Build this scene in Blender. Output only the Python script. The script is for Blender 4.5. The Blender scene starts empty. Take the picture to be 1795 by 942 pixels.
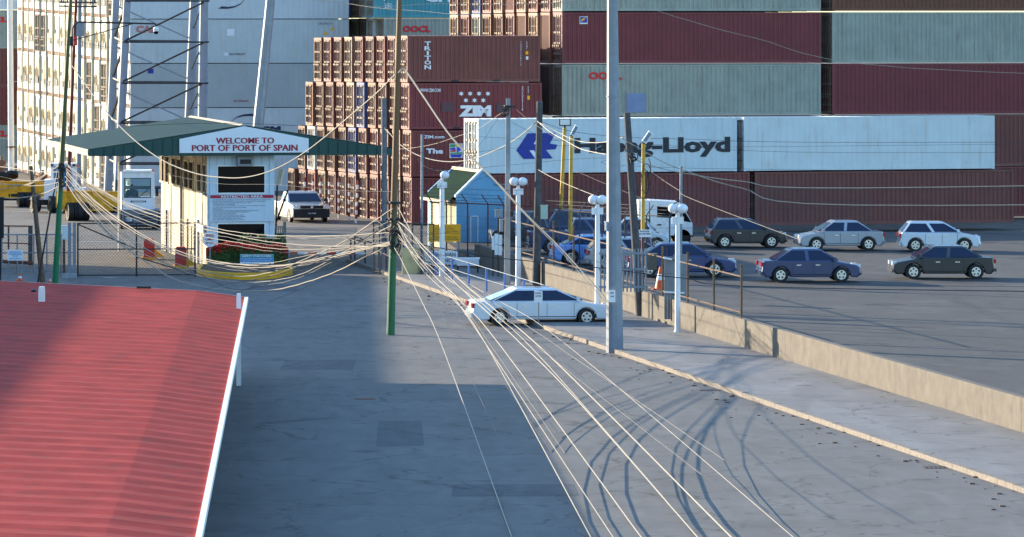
import bpy, math, random
from math import sin, cos, radians as R, pi
random.seed(7)
sc = bpy.context.scene
COL = sc.collection
# ---------------- camera, world, sun, exposure ----------------
F = 9240.0; H = 12.3; YH = 8.0; CX = 600.0        # focal length and eye height; picture units of 1795 x 942
cd = bpy.data.cameras.new('camera'); cam = bpy.data.objects.new('camera', cd); COL.objects.link(cam); sc.camera = cam
cam.location = (0, 0, H); cam.rotation_euler = (R(90), 0, 0)
cd.sensor_fit = 'HORIZONTAL'; cd.sensor_width = 36; cd.lens = F/1795*36
cd.shift_x = (897.5-CX)/1795; cd.shift_y = -(471-YH)/1795
cd.clip_start = 5; cd.clip_end = 5000
SUN_EL = 13.0; SUN_DIR = (-0.80, 0.60)                 # low sun from the left
wd = bpy.data.worlds.new('World'); sc.world = wd; wd.use_nodes = True
nt = wd.node_tree; nt.nodes.clear()
sky = nt.nodes.new('ShaderNodeTexSky'); sky.sky_type = 'NISHITA'; sky.sun_disc = False
sky.sun_elevation = R(SUN_EL); sky.sun_rotation = math.atan2(SUN_DIR[0], SUN_DIR[1])
sky.air_density = 1.0; sky.dust_density = 0.6; sky.ozone_density = 1.6
bg = nt.nodes.new('ShaderNodeBackground'); bg.inputs[1].default_value = 0.15
tint = nt.nodes.new('ShaderNodeMix'); tint.data_type = 'RGBA'; tint.blend_type = 'MULTIPLY'; tint.inputs[0].default_value = 1; tint.inputs[7].default_value = (.80, .97, 1.13, 1)
wo = nt.nodes.new('ShaderNodeOutputWorld'); nt.links.new(sky.outputs[0], tint.inputs[6]); nt.links.new(tint.outputs[2], bg.inputs[0]); nt.links.new(bg.outputs[0], wo.inputs[0])
sl = bpy.data.lights.new('sun', 'SUN'); sl.energy = 4.0; sl.angle = R(0.5); sl.color = (1.0, 0.84, 0.62)
so = bpy.data.objects.new('sun', sl); COL.objects.link(so); so.location = (-80, 200, 60)
d_ = math.hypot(*SUN_DIR)
so.rotation_euler = (R(90-SUN_EL), 0, math.atan2(SUN_DIR[0]/d_, -SUN_DIR[1]/d_)) ; so.rotation_euler[2] = math.atan2(SUN_DIR[1], SUN_DIR[0]) + pi/2
sc.view_settings.view_transform = 'Standard'; sc.view_settings.look = 'None'
sc.view_settings.exposure = 1.55; sc.view_settings.gamma = 1.0
sc.cycles.max_bounces = 6; sc.cycles.diffuse_bounces = 3; sc.cycles.transparent_max_bounces = 6
# ---------------- helpers ----------------
def P(px, py, Z): return ((px-CX)*Z/F, Z, H-(py-YH)*Z/F)
def ZG(py, z=0.0): return F*(H-z)/(py-YH)
def PG(px, py, z=0.0):
    Z = ZG(py, z); return ((px-CX)*Z/F, Z, z)
def zy(py, Z): return H-(py-YH)*Z/F
class MB:
    def __init__(s): s.v = []; s.f = []; s.m = []
    def add(s, vs, fs, m=0):
        b = len(s.v); s.v += [tuple(p) for p in vs]; s.f += [tuple(i+b for i in f) for f in fs]; s.m += [m]*len(fs); return s
    def box(s, x0, y0, z0, x1, y1, z1, m=0):
        return s.add([(x0,y0,z0),(x1,y0,z0),(x1,y1,z0),(x0,y1,z0),(x0,y0,z1),(x1,y0,z1),(x1,y1,z1),(x0,y1,z1)],
                     [(0,3,2,1),(4,5,6,7),(0,1,5,4),(1,2,6,5),(2,3,7,6),(3,0,4,7)], m)
    def cyl(s, p, q, r, r2=None, n=8, m=0, cap=True):
        r2 = r if r2 is None else r2
        d = [q[i]-p[i] for i in range(3)]; L = math.sqrt(sum(a*a for a in d)) or 1e-6; d = [a/L for a in d]
        u = (0,0,1) if abs(d[2]) < .9 else (1,0,0)
        a = (d[1]*u[2]-d[2]*u[1], d[2]*u[0]-d[0]*u[2], d[0]*u[1]-d[1]*u[0]); l = math.sqrt(sum(t*t for t in a)); a = [t/l for t in a]
        b = (d[1]*a[2]-d[2]*a[1], d[2]*a[0]-d[0]*a[2], d[0]*a[1]-d[1]*a[0])
        vs = []
        for c, rr in ((p, r), (q, r2)):
            for k in range(n):
                t = 2*pi*(k+.5)/n; vs.append([c[i]+rr*(cos(t)*a[i]+sin(t)*b[i]) for i in range(3)])
        fs = [(k, (k+1) % n, n+(k+1) % n, n+k) for k in range(n)]
        if cap: vs = vs+vs; fs += [tuple(range(3*n-1, 2*n-1, -1)), tuple(range(3*n, 4*n))]
        return s.add(vs, fs, m)
    def tube(s, pts, r, n=6, m=0):
        for i in range(len(pts)-1): s.cyl(pts[i], pts[i+1], r, n=n, m=m, cap=(i in (0, len(pts)-2)))
        return s
    def bar(s, p, q, w, h, m=0):      # rectangular bar; w sideways, h up
        d = [q[i]-p[i] for i in range(3)]; L = math.sqrt(sum(a*a for a in d)); d = [a/L for a in d]
        up = (0,0,1) if abs(d[2]) < .9 else (0,1,0)
        a = [d[1]*up[2]-d[2]*up[1], d[2]*up[0]-d[0]*up[2], d[0]*up[1]-d[1]*up[0]]; l = math.sqrt(sum(t*t for t in a)); a = [t/l for t in a]
        b = [a[1]*d[2]-a[2]*d[1], a[2]*d[0]-a[0]*d[2], a[0]*d[1]-a[1]*d[0]]
        vs = []
        for c in (p, q):
            for sx, sy in ((-1,-1),(1,-1),(1,1),(-1,1)):
                vs.append([c[i]+sx*w/2*a[i]+sy*h/2*b[i] for i in range(3)])
        return s.add(vs, [(0,1,5,4),(1,2,6,5),(2,3,7,6),(3,0,4,7),(3,2,1,0),(4,5,6,7)], m)
    def prism(s, poly, axis, a0, a1, m=0):   # poly in the two other axes, extruded along axis 0/1/2
        n = len(poly); vs = []
        for a in (a0, a1):
            for p in poly:
                q = list(p); q.insert(axis, a); vs.append(q)
        return s.add(vs, [tuple(range(n)), tuple(range(2*n-1, n-1, -1))]+[(k, n+k, n+(k+1) % n, (k+1) % n) for k in range(n)], m)
    def sphere(s, c, r, rz=None, n=16, k=10, m=0):
        rz = rz or r; rx, ry = (r if isinstance(r, tuple) else (r, r)); 
        vs = [(c[0], c[1], c[2]-rz)]
        for i in range(1, k):
            t = -pi/2+pi*i/k
            for j in range(n):
                a = 2*pi*j/n; vs.append((c[0]+rx*cos(t)*cos(a), c[1]+ry*cos(t)*sin(a), c[2]+rz*sin(t)))
        vs.append((c[0], c[1], c[2]+rz)); fs = []
        for j in range(n):
            fs.append((0, 1+(j+1) % n, 1+j)); fs.append((len(vs)-1, 1+(k-2)*n+j, 1+(k-2)*n+(j+1) % n))
            for i in range(k-2): fs.append((1+i*n+j, 1+i*n+(j+1) % n, 1+(i+1)*n+(j+1) % n, 1+(i+1)*n+j))
        return s.add(vs, fs, m)
    def mesh(s, name, mats, smooth=False):
        me = bpy.data.meshes.new(name); me.from_pydata(s.v, [], s.f)
        for mt in (mats if isinstance(mats, (list, tuple)) else [mats]): me.materials.append(mt)
        me.polygons.foreach_set('material_index', s.m)
        if smooth: me.polygons.foreach_set('use_smooth', [True]*len(s.f))
        me.update()
        import bmesh
        bm = bmesh.new(); bm.from_mesh(me); bmesh.ops.recalc_face_normals(bm, faces=bm.faces); bm.to_mesh(me); bm.free()
        return me
ROOT = {}
def base_of(o):
    while o.parent: o = o.parent
    return tuple(o.location) if o.get('_w') else (0,0,0)
def part(name, mb, mats, parent, smooth=False, label=None):
    """child mesh; coordinates are world ones when the thing was made with world=True, local ones otherwise"""
    if parent is not None:
        r = parent
        while r.parent: r = r.parent
        if r.name in ROOT:
            ox, oy, oz = ROOT[r.name]; mb.v = [(x-ox, y-oy, z-oz) for x, y, z in mb.v]
    o = bpy.data.objects.new(name, mb.mesh(name, mats, smooth)); COL.objects.link(o); o.parent = parent
    if label: o['label'] = label
    return o
def thing(name, label, cat, loc=(0,0,0), rotz=0.0, group=None, world=True):
    o = bpy.data.objects.new(name, None); COL.objects.link(o); o.empty_display_size = .3
    o.location = loc; o.rotation_euler = (0, 0, rotz); o['label'] = label; o['category'] = cat
    if group: o['group'] = group
    if world and rotz == 0: ROOT[o.name] = tuple(loc)
    return o
def single(name, mb, mats, label, cat, group=None, smooth=False):
    """a thing that is one mesh, origin at its base"""
    zs = min(v[2] for v in mb.v); b = [v for v in mb.v if v[2] < zs+.3]
    c = (sum(v[0] for v in b)/len(b), sum(v[1] for v in b)/len(b), zs)
    mb.v = [(x-c[0], y-c[1], z-c[2]) for x, y, z in mb.v]
    o = bpy.data.objects.new(name, mb.mesh(name, mats, smooth)); COL.objects.link(o); o.location = c
    o['label'] = label; o['category'] = cat
    if group: o['group'] = group
    return o
def struct(name, mb, mats, kind='structure'):
    o = bpy.data.objects.new(name, mb.mesh(name, mats)); COL.objects.link(o); o['kind'] = kind; return o
# ---------------- materials ----------------
def srgb(r, g, b):
    f = lambda c: (c/255/12.92 if c/255 <= .04045 else ((c/255+.055)/1.055)**2.4)
    return (f(r), f(g), f(b), 1)
def mat(name, col, rough=.6, metal=0.0, var=.12, scale=1.5, dirt=None, dirt_amt=.4, streak=False, bump=0.0, objcol=False, spec=.4, fine=None):
    m = bpy.data.materials.new(name); m.use_nodes = True; n = m.node_tree; N = n.nodes; L = n.links
    b = N['Principled BSDF']; b.inputs['Roughness'].default_value = rough; b.inputs['Metallic'].default_value = metal
    b.inputs['Specular IOR Level'].default_value = spec
    tc = N.new('ShaderNodeTexCoord'); g = N.new('ShaderNodeNewGeometry')
    nz = N.new('ShaderNodeTexNoise'); nz.inputs['Scale'].default_value = scale; nz.inputs['Detail'].default_value = 6; nz.inputs['Roughness'].default_value = .62
    L.new(g.outputs['Position'], nz.inputs['Vector'])
    mr = N.new('ShaderNodeMapRange'); mr.inputs[1].default_value = .3; mr.inputs[2].default_value = .7
    mr.inputs[3].default_value = 1-var; mr.inputs[4].default_value = 1+var; L.new(nz.outputs[0], mr.inputs[0])
    mul = N.new('ShaderNodeVectorMath'); mul.operation = 'SCALE'; L.new(mr.outputs[0], mul.inputs['Scale'])
    if objcol:
        oi = N.new('ShaderNodeObjectInfo'); L.new(oi.outputs['Color'], mul.inputs[0])
    else: mul.inputs[0].default_value = col[:3]
    out = mul.outputs[0]
    if dirt:
        mp = N.new('ShaderNodeMapping'); L.new(g.outputs['Position'], mp.inputs[0])
        mp.inputs['Scale'].default_value = (3.2, 3.2, .28) if streak else (1, 1, 1)
        n2 = N.new('ShaderNodeTexNoise'); n2.inputs['Scale'].default_value = 1.6 if streak else scale*1.7; n2.inputs['Detail'].default_value = 8; n2.inputs['Roughness'].default_value = .7
        L.new(mp.outputs[0], n2.inputs['Vector'])
        r2 = N.new('ShaderNodeMapRange'); r2.inputs[1].default_value = .53; r2.inputs[2].default_value = .72; r2.inputs[3].default_value = 0; r2.inputs[4].default_value = dirt_amt
        L.new(n2.outputs[0], r2.inputs[0])
        mx = N.new('ShaderNodeMix'); mx.data_type = 'RGBA'; L.new(r2.outputs[0], mx.inputs[0]); L.new(out, mx.inputs[6]); mx.inputs[7].default_value = dirt
        out = mx.outputs[2]
    L.new(out, b.inputs['Base Color'])
    if bump:
        bn = N.new('ShaderNodeBump'); bn.inputs['Strength'].default_value = bump; bn.inputs['Distance'].default_value = .02
        n3 = N.new('ShaderNodeTexNoise'); n3.inputs['Scale'].default_value = fine or 12; n3.inputs['Detail'].default_value = 6; L.new(g.outputs['Position'], n3.inputs['Vector'])
        L.new(n3.outputs[0], bn.inputs['Height']); L.new(bn.outputs[0], b.inputs['Normal'])
    return m
RUST = (.11, .04, .018, 1); GRIME = (.10, .085, .065, 1)
M = {}
M['cont'] = mat('container paint', (1,1,1,1), .55, var=.13, scale=.9, dirt=RUST, dirt_amt=.5, streak=True, objcol=True)
M['reefer'] = mat('reefer paint', (1,1,1,1), .5, var=.07, scale=.9, dirt=(.42,.30,.17,1), dirt_amt=.42, streak=True, objcol=True)
M['rust'] = mat('rusty steel', (.13,.045,.02,1), .8, var=.4, scale=6, dirt=(.03,.02,.015,1))
M['dark'] = mat('dark steel', (.02,.02,.022,1), .6)
M['black'] = mat('black rubber', (.014,.014,.015,1), .7)
M['galv'] = mat('galvanised steel', (.22,.25,.29,1), .5, .25, var=.14, scale=3, dirt=(.16,.17,.19,1), streak=True, dirt_amt=.5)
M['tower'] = mat('tower steel', (.26,.29,.34,1), .6, .1, var=.1, scale=2, dirt=(.22,.17,.13,1), streak=True, dirt_amt=.5)
M['white'] = mat('white paint', (.80,.80,.79,1), .45, var=.05, dirt=GRIME, dirt_amt=.2, streak=True)
M['whitep'] = mat('white sign face', (.78,.80,.82,1), .4, var=.03)
M['cream'] = mat('cream boarding', (.43,.37,.27,1), .7, var=.12, dirt=(.2,.14,.08,1), dirt_amt=.45, streak=True)
M['bluewhite'] = mat('pale blue boarding', (.58,.68,.76,1), .5, var=.05, dirt=GRIME, dirt_amt=.18, streak=True)
M['roofgreen'] = mat('dark green roof sheet', (.012,.045,.040,1), .7, var=.2, scale=.8, spec=.15, dirt=(.03,.055,.05,1), dirt_amt=.4)
M['fascia'] = mat('green fascia sheet', (.012,.062,.053,1), .5, var=.1, scale=2)
M['redtext'] = mat('dark red lettering', (.34,.012,.03,1), .5, var=.03)
M['redband'] = mat('crimson band', (.42,.015,.05,1), .5, var=.04)
M['whitetext'] = mat('white lettering', (.74,.76,.78,1), .5, var=.05)
M['blacktext'] = mat('black lettering', (.015,.015,.025,1), .5, var=.03)
M['navy'] = mat('navy lettering', (.012,.02,.07,1), .5, var=.03)
M['royal'] = mat('royal blue paint', (.012,.03,.28,1), .5, var=.05)
M['oocl'] = mat('red lettering', (.62,.02,.03,1), .5, var=.08)
M['glass'] = mat('dark glass', (.006,.006,.008,1), .12, spec=.12, var=.02)
M['bluglass'] = mat('blue tinted glass', (.010,.022,.06,1), .05, spec=.4, var=.02)
M['yellow'] = mat('yellow machine paint', (.80,.38,.004,1), .5, var=.25, scale=2.5, dirt=(.16,.09,.02,1), dirt_amt=.8)
M['kerbyel'] = mat('yellow kerb paint', (.80,.40,.004,1), .6, var=.12, scale=4, dirt=(.2,.15,.05,1), dirt_amt=.4)
M['red'] = mat('red paint', (.52,.03,.02,1), .5, var=.08)
M['orange'] = mat('orange plastic', (.75,.10,.02,1), .5, var=.05)
M['poleyel'] = mat('yellow pole paint', (.60,.33,.025,1), .5, var=.1, dirt=RUST, dirt_amt=.2, streak=True)
M['wood'] = mat('weathered pole wood', (.085,.08,.082,1), .85, var=.3, scale=5, dirt=(.04,.03,.025,1), streak=True, dirt_amt=.7)
M['woodgrey'] = mat('grey pole wood', (.16,.16,.17,1), .85, var=.25, scale=5, dirt=(.06,.05,.045,1), streak=True, dirt_amt=.6)
M['woodbrown'] = mat('brown rough wood', (.13,.085,.055,1), .9, var=.4, scale=5, dirt=(.28,.2,.14,1), dirt_amt=.6)
M['concrete'] = mat('pole concrete', (.30,.32,.33,1), .8, var=.15, scale=3, dirt=(.15,.15,.15,1), streak=True, dirt_amt=.4)
M['wall'] = mat('beige render', (.13,.112,.09,1), .85, var=.25, scale=1.8, dirt=(.06,.052,.042,1), streak=True, dirt_amt=.4)
M['hutblue'] = mat('sky blue render', (.15,.36,.55,1), .7, var=.12, scale=1.3, dirt=(.25,.42,.6,1), dirt_amt=.6)
M['hutcream'] = mat('cream render', (.40,.34,.19,1), .7, var=.1, dirt=(.3,.22,.1,1), streak=True, dirt_amt=.3)
M['hutgreen'] = mat('green render', (.03,.13,.05,1), .7, var=.1)
M['redroof'] = mat('red roof sheet', (.40,.048,.038,1), .8, var=.22, scale=.9, spec=.08, dirt=(.20,.055,.045,1), dirt_amt=.85)
M['cable'] = mat('pale cable sheath', (.36,.31,.24,1), .6, var=.1)
M['cablegrey'] = mat('grey cable sheath', (.17,.15,.13,1), .6, var=.2)
M['cableblk'] = mat('black cable sheath', (.02,.02,.025,1), .5, var=.1)
M['railblue'] = mat('blue rail paint', (.10,.22,.55,1), .5, var=.12, dirt=(.3,.3,.35,1), dirt_amt=.4)
M['gatepanel'] = mat('grey weathered boards', (.22,.23,.24,1), .8, var=.2, dirt=(.1,.1,.1,1), streak=True, dirt_amt=.5)
M['signyel'] = mat('yellow sign face', (.95,.42,.002,1), .5, var=.04)
M['teal'] = mat('teal sign header', (.02,.28,.28,1), .5, var=.03)
M['signblue'] = mat('blue sign band', (.02,.25,.60,1), .5, var=.03)
M['globe'] = mat('white globe plastic', (.80,.82,.84,1), .25, var=.02)
M['lampglass'] = mat('lamp glass', (.75,.76,.74,1), .15, var=.02, spec=.7)
M['tail'] = mat('red tail lamp', (.45,.01,.015,1), .15, var=.02, spec=.7)
M['chrome'] = mat('bright metal', (.6,.62,.65,1), .25, .8, var=.04)
M['leaf'] = mat('hedge leaves', (.04,.09,.02,1), .7, var=.4, scale=9)
M['bloom'] = mat('red blossom', (.62,.02,.02,1), .6, var=.3, scale=9)
M['patch'] = mat('repair patch', (.20,.25,.40,1), .6, var=.1)
# green pole with worn upper part: paint wears to rust with height
def pole_mat(name, low, high, z0, z1):
    m = mat(name, low, .6, var=.12, scale=3); n = m.node_tree; N = n.nodes; L = n.links; b = N['Principled BSDF']
    g = N.new('ShaderNodeNewGeometry'); sp = N.new('ShaderNodeSeparateXYZ'); L.new(g.outputs['Position'], sp.inputs[0])
    nz = N.new('ShaderNodeTexNoise'); nz.inputs['Scale'].default_value = 2.2; nz.inputs['Detail'].default_value = 8; L.new(g.outputs['Position'], nz.inputs['Vector'])
    a = N.new('ShaderNodeMath'); a.operation = 'MULTIPLY_ADD'; L.new(nz.outputs[0], a.inputs[0]); a.inputs[1].default_value = 3.2; L.new(sp.outputs[2], a.inputs[2])
    r = N.new('ShaderNodeMapRange'); r.inputs[1].default_value = z0+1.5; r.inputs[2].default_value = z1+1.7; L.new(a.outputs[0], r.inputs[0])
    mx = N.new('ShaderNodeMix'); mx.data_type = 'RGBA'; L.new(r.outputs[0], mx.inputs[0])
    L.new(b.inputs['Base Color'].links[0].from_socket, mx.inputs[6]); mx.inputs[7].default_value = high; L.new(mx.outputs[2], b.inputs['Base Color'])
    return m
M['poleL'] = pole_mat('green to olive pole paint', (.012,.16,.06,1), (.085,.085,.03,1), 4.3, 4.7)
M['poleC'] = pole_mat('green to rusty pole paint', (.03,.14,.055,1), (.17,.085,.035,1), 3.0, 4.8)
# ground materials
def ground_mat(name, c1, c2, scale, bump=.25):
    m = mat(name, c1, .85, var=.10, scale=.15, dirt=c2, dirt_amt=.75, bump=bump, fine=30); 
    n = m.node_tree; N = n.nodes; L = n.links; b = N['Principled BSDF']
    g = N.new('ShaderNodeNewGeometry')
    nz = N.new('ShaderNodeTexNoise'); nz.inputs['Scale'].default_value = 22; nz.inputs['Detail'].default_value = 3; L.new(g.outputs['Position'], nz.inputs['Vector'])
    mp = N.new('ShaderNodeMapping'); mp.inputs['Scale'].default_value = (.5, .12, 1); L.new(g.outputs['Position'], mp.inputs[0])
    n2 = N.new('ShaderNodeTexNoise'); n2.inputs['Scale'].default_value = scale; n2.inputs['Detail'].default_value = 7; n2.inputs['Distortion'].default_value = .8; L.new(mp.outputs[0], n2.inputs['Vector'])
    a = N.new('ShaderNodeMath'); a.operation = 'MULTIPLY_ADD'; L.new(nz.outputs[0], a.inputs[0]); a.inputs[1].default_value = .35; L.new(n2.outputs[0], a.inputs[2])
    r = N.new('ShaderNodeMapRange'); r.inputs[1].default_value = .4; r.inputs[2].default_value = .95; r.inputs[3].default_value = .78; r.inputs[4].default_value = 1.22; L.new(a.outputs[0], r.inputs[0])
    s = N.new('ShaderNodeVectorMath'); s.operation = 'SCALE'; L.new(b.inputs['Base Color'].links[0].from_socket, s.inputs[0]); L.new(r.outputs[0], s.inputs['Scale'])
    # cracks: distorted cell edges, only in places
    nd = N.new('ShaderNodeTexNoise'); nd.inputs['Scale'].default_value = 1.1; nd.inputs['Detail'].default_value = 5; L.new(g.outputs['Position'], nd.inputs['Vector'])
    ad = N.new('ShaderNodeVectorMath'); ad.operation = 'MULTIPLY_ADD'; L.new(nd.outputs['Color'], ad.inputs[0]); ad.inputs[1].default_value = (1.6,1.6,0); L.new(g.outputs['Position'], ad.inputs[2])
    vo = N.new('ShaderNodeTexVoronoi'); vo.feature = 'DISTANCE_TO_EDGE'; vo.inputs['Scale'].default_value = .23; L.new(ad.outputs[0], vo.inputs['Vector'])
    cr = N.new('ShaderNodeMapRange'); cr.inputs[1].default_value = .0; cr.inputs[2].default_value = .012; cr.inputs[3].default_value = .45; cr.inputs[4].default_value = 1; L.new(vo.outputs['Distance'], cr.inputs[0])
    # oil stains
    v2 = N.new('ShaderNodeTexNoise'); v2.inputs['Scale'].default_value = .9; v2.inputs['Detail'].default_value = 3; L.new(g.outputs['Position'], v2.inputs['Vector'])
    st = N.new('ShaderNodeMapRange'); st.inputs[1].default_value = .62; st.inputs[2].default_value = .74; st.inputs[3].default_value = 1; st.inputs[4].default_value = .55; L.new(v2.outputs[0], st.inputs[0])
    mu = N.new('ShaderNodeMath'); mu.operation = 'MULTIPLY'; L.new(cr.outputs[0], mu.inputs[0]); L.new(st.outputs[0], mu.inputs[1])
    s2 = N.new('ShaderNodeVectorMath'); s2.operation = 'SCALE'; L.new(s.outputs[0], s2.inputs[0]); L.new(mu.outputs[0], s2.inputs['Scale']); L.new(s2.outputs[0], b.inputs['Base Color'])
    return m
M['yard'] = ground_mat('worn yard paving', (.145,.125,.105,1), (.075,.066,.058,1), 1.8)
M['road'] = ground_mat('grey asphalt', (.125,.122,.116,1), (.088,.087,.084,1), 2.6)
M['walk'] = ground_mat('concrete walkway', (.19,.185,.18,1), (.10,.095,.09,1), 1.5)
M['park'] = ground_mat('dark car park surface', (.05,.048,.048,1), (.10,.095,.09,1), 1.5)
M['kerb'] = mat('worn kerb stone', (.22,.19,.16,1), .85, var=.25, scale=6, dirt=(.10,.07,.05,1), dirt_amt=.8)

# ---------------- writing ----------------
def lettering(name, txt, org, xd, w, h, mt, parent, bold=.0, up=(0,0,1), lift=.012, align=None, dup=0):
    """flat raised letters filling w x h from the lower-left point org; org, xd in the thing's own coordinates"""
    cu = bpy.data.curves.new('t', 'FONT'); cu.body = txt; cu.size = 1; cu.offset = bold; cu.resolution_u = 2; cu.space_line = .95
    if align: cu.align_x = align
    ob = bpy.data.objects.new('t', cu); COL.objects.link(ob)
    me = bpy.data.meshes.new_from_object(ob.evaluated_get(bpy.context.evaluated_depsgraph_get()))
    bpy.data.objects.remove(ob); bpy.data.curves.remove(cu)
    if not len(me.vertices): return None
    xs = [v.co.x for v in me.vertices]; ys = [v.co.y for v in me.vertices]
    x0, x1, y0, y1 = min(xs), max(xs), min(ys), max(ys)
    sx = w/(x1-x0); sy = h/(y1-y0) if h else sx
    l = math.sqrt(sum(a*a for a in xd)); xd = [a/l for a in xd]
    nrm = (xd[1]*up[2]-xd[2]*up[1], xd[2]*up[0]-xd[0]*up[2], xd[0]*up[1]-xd[1]*up[0])
    r = parent
    while r.parent: r = r.parent
    o3 = ROOT.get(r.name, (0,0,0))
    for v in me.vertices:
        a = (v.co.x-x0)*sx; b = (v.co.y-y0)*sy
        v.co = [org[i]-o3[i]+xd[i]*a+up[i]*b+nrm[i]*lift for i in range(3)]
    if dup:                     # heavier strokes: the same letters again, a hair aside and proud
        import bmesh
        bm = bmesh.new(); bm.from_mesh(me)
        for q in range(2):
            src = [v.co.copy() for v in me.vertices]; b0 = bmesh.new(); b0.from_mesh(me)
            for v in b0.verts: v.co = [v.co[i]+xd[i]*dup*(q+1)+nrm[i]*.002*(q+1) for i in range(3)]
            t_ = bpy.data.meshes.new('t'); b0.to_mesh(t_); bm.from_mesh(t_); b0.free()
        bm.to_mesh(me); bm.free()
    me.materials.clear(); me.materials.append(mt); me.polygons.foreach_set('material_index', [0]*len(me.polygons))
    o = bpy.data.objects.new(name, me); COL.objects.link(o); o.parent = parent
    return o
def lerp(a, b, t): return a+(b-a)*t
# ---------------- ground ----------------
g = MB(); g.add([(-900,60,0),(900,60,0),(900,3000,0),(-900,3000,0)], [(0,1,2,3)]); struct('ground', g, M['yard'])
def kx(Z): return .08+.142*(252.6-Z)        # the road's right kerb
def wx(Z): return 8.54+.137*(228.7-Z)       # the low wall of the car park
g = MB(); g.add([(-60,90,.004),(kx(90),90,.004),(kx(238),238,.004),(kx(238),240,.004),(-60,240,.004)], [(0,1,2,3,4)]); struct('road', g, M['road'])
g = MB(); g.prism([(kx(90)+.22,90),(wx(90),90),(wx(243),243),(kx(243)+.22,243)], 2, 0, .13); struct('pavement', g, M['walk'])
g = MB(); 
Z = 90.0
while Z < 252:
    Z2 = min(Z+1.5, 252.6)-.02; g.prism([(kx(Z),Z),(kx(Z)+.21,Z),(kx(Z2)+.21,Z2),(kx(Z2),Z2)], 2, 0, .15+random.uniform(-.012,.008)); Z += 1.5
struct('kerb', g, M['kerb'])
g = MB(); g.prism([(wx(90)+.25,90),(120,90),(120,275),(wx(250)-1,275),(wx(250)+.25,250)], 2, 0, .42); struct('car_park', g, M['park'])
# yard markings / faded lines
g = MB()
for a, b in (((140,424),(236,425)), ((20,372),(250,372))):
    p, q = PG(*a), PG(*b); g.add([(p[0],p[1],.006),(q[0],q[1],.006),(q[0],q[1]+.5,.006),(p[0],p[1]+.5,.006)], [(0,1,2,3)])
struct('painted_lines', g, mat('faded white line', (.34,.33,.31,1), .8, var=.3, scale=4))
w = MB(); Z = 90.0
for a, b in ((90,150),(150.03,200),(200.03,246)):
    w.prism([(wx(a),a),(wx(a)+.24,a),(wx(b)+.24,b),(wx(b),b)], 2, 0, 1.12)
single('low_wall', w, M['wall'], 'low beige rendered wall between the walkway and the car park', 'wall')

pm = ground_mat('darker asphalt patch', (.075,.078,.082,1), (.055,.058,.06,1), 3.0)
g = MB()
for px, py, w_, d_ in ((560,640,2.6,5),(900,860,3.2,3.4),(480,505,2.2,6),(700,760,1.4,9),(330,452,2.5,7),(560,405,4,9)):
    p = PG(px, py); r_ = random.random; g.add([(p[0]-w_/2,p[1]-d_/2,.008),(p[0]+w_/2*(.8+.2*r_()),p[1]-d_/2*.95,.008),(p[0]+w_/2,p[1]+d_/2,.008),(p[0]-w_/2*(.8+.2*r_()),p[1]+d_/2*.96,.008)], [(0,1,2,3)])
struct('road_patch', g, pm)
g = MB(); p = PG(192, 487); g.cyl((p[0],p[1],.0), (p[0],p[1],.02), .30, n=18); single('manhole_cover', g, M['concrete'], 'pale round manhole cover just outside the mesh gate', 'manhole cover')
g = MB(); p = PG(640, 700); g.cyl((p[0],p[1],.0), (p[0],p[1],.014), .36, n=20); single('manhole_cover', g, M['rust'], 'rusty round manhole cover in the road near the foot of the central pole', 'manhole cover')
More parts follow.
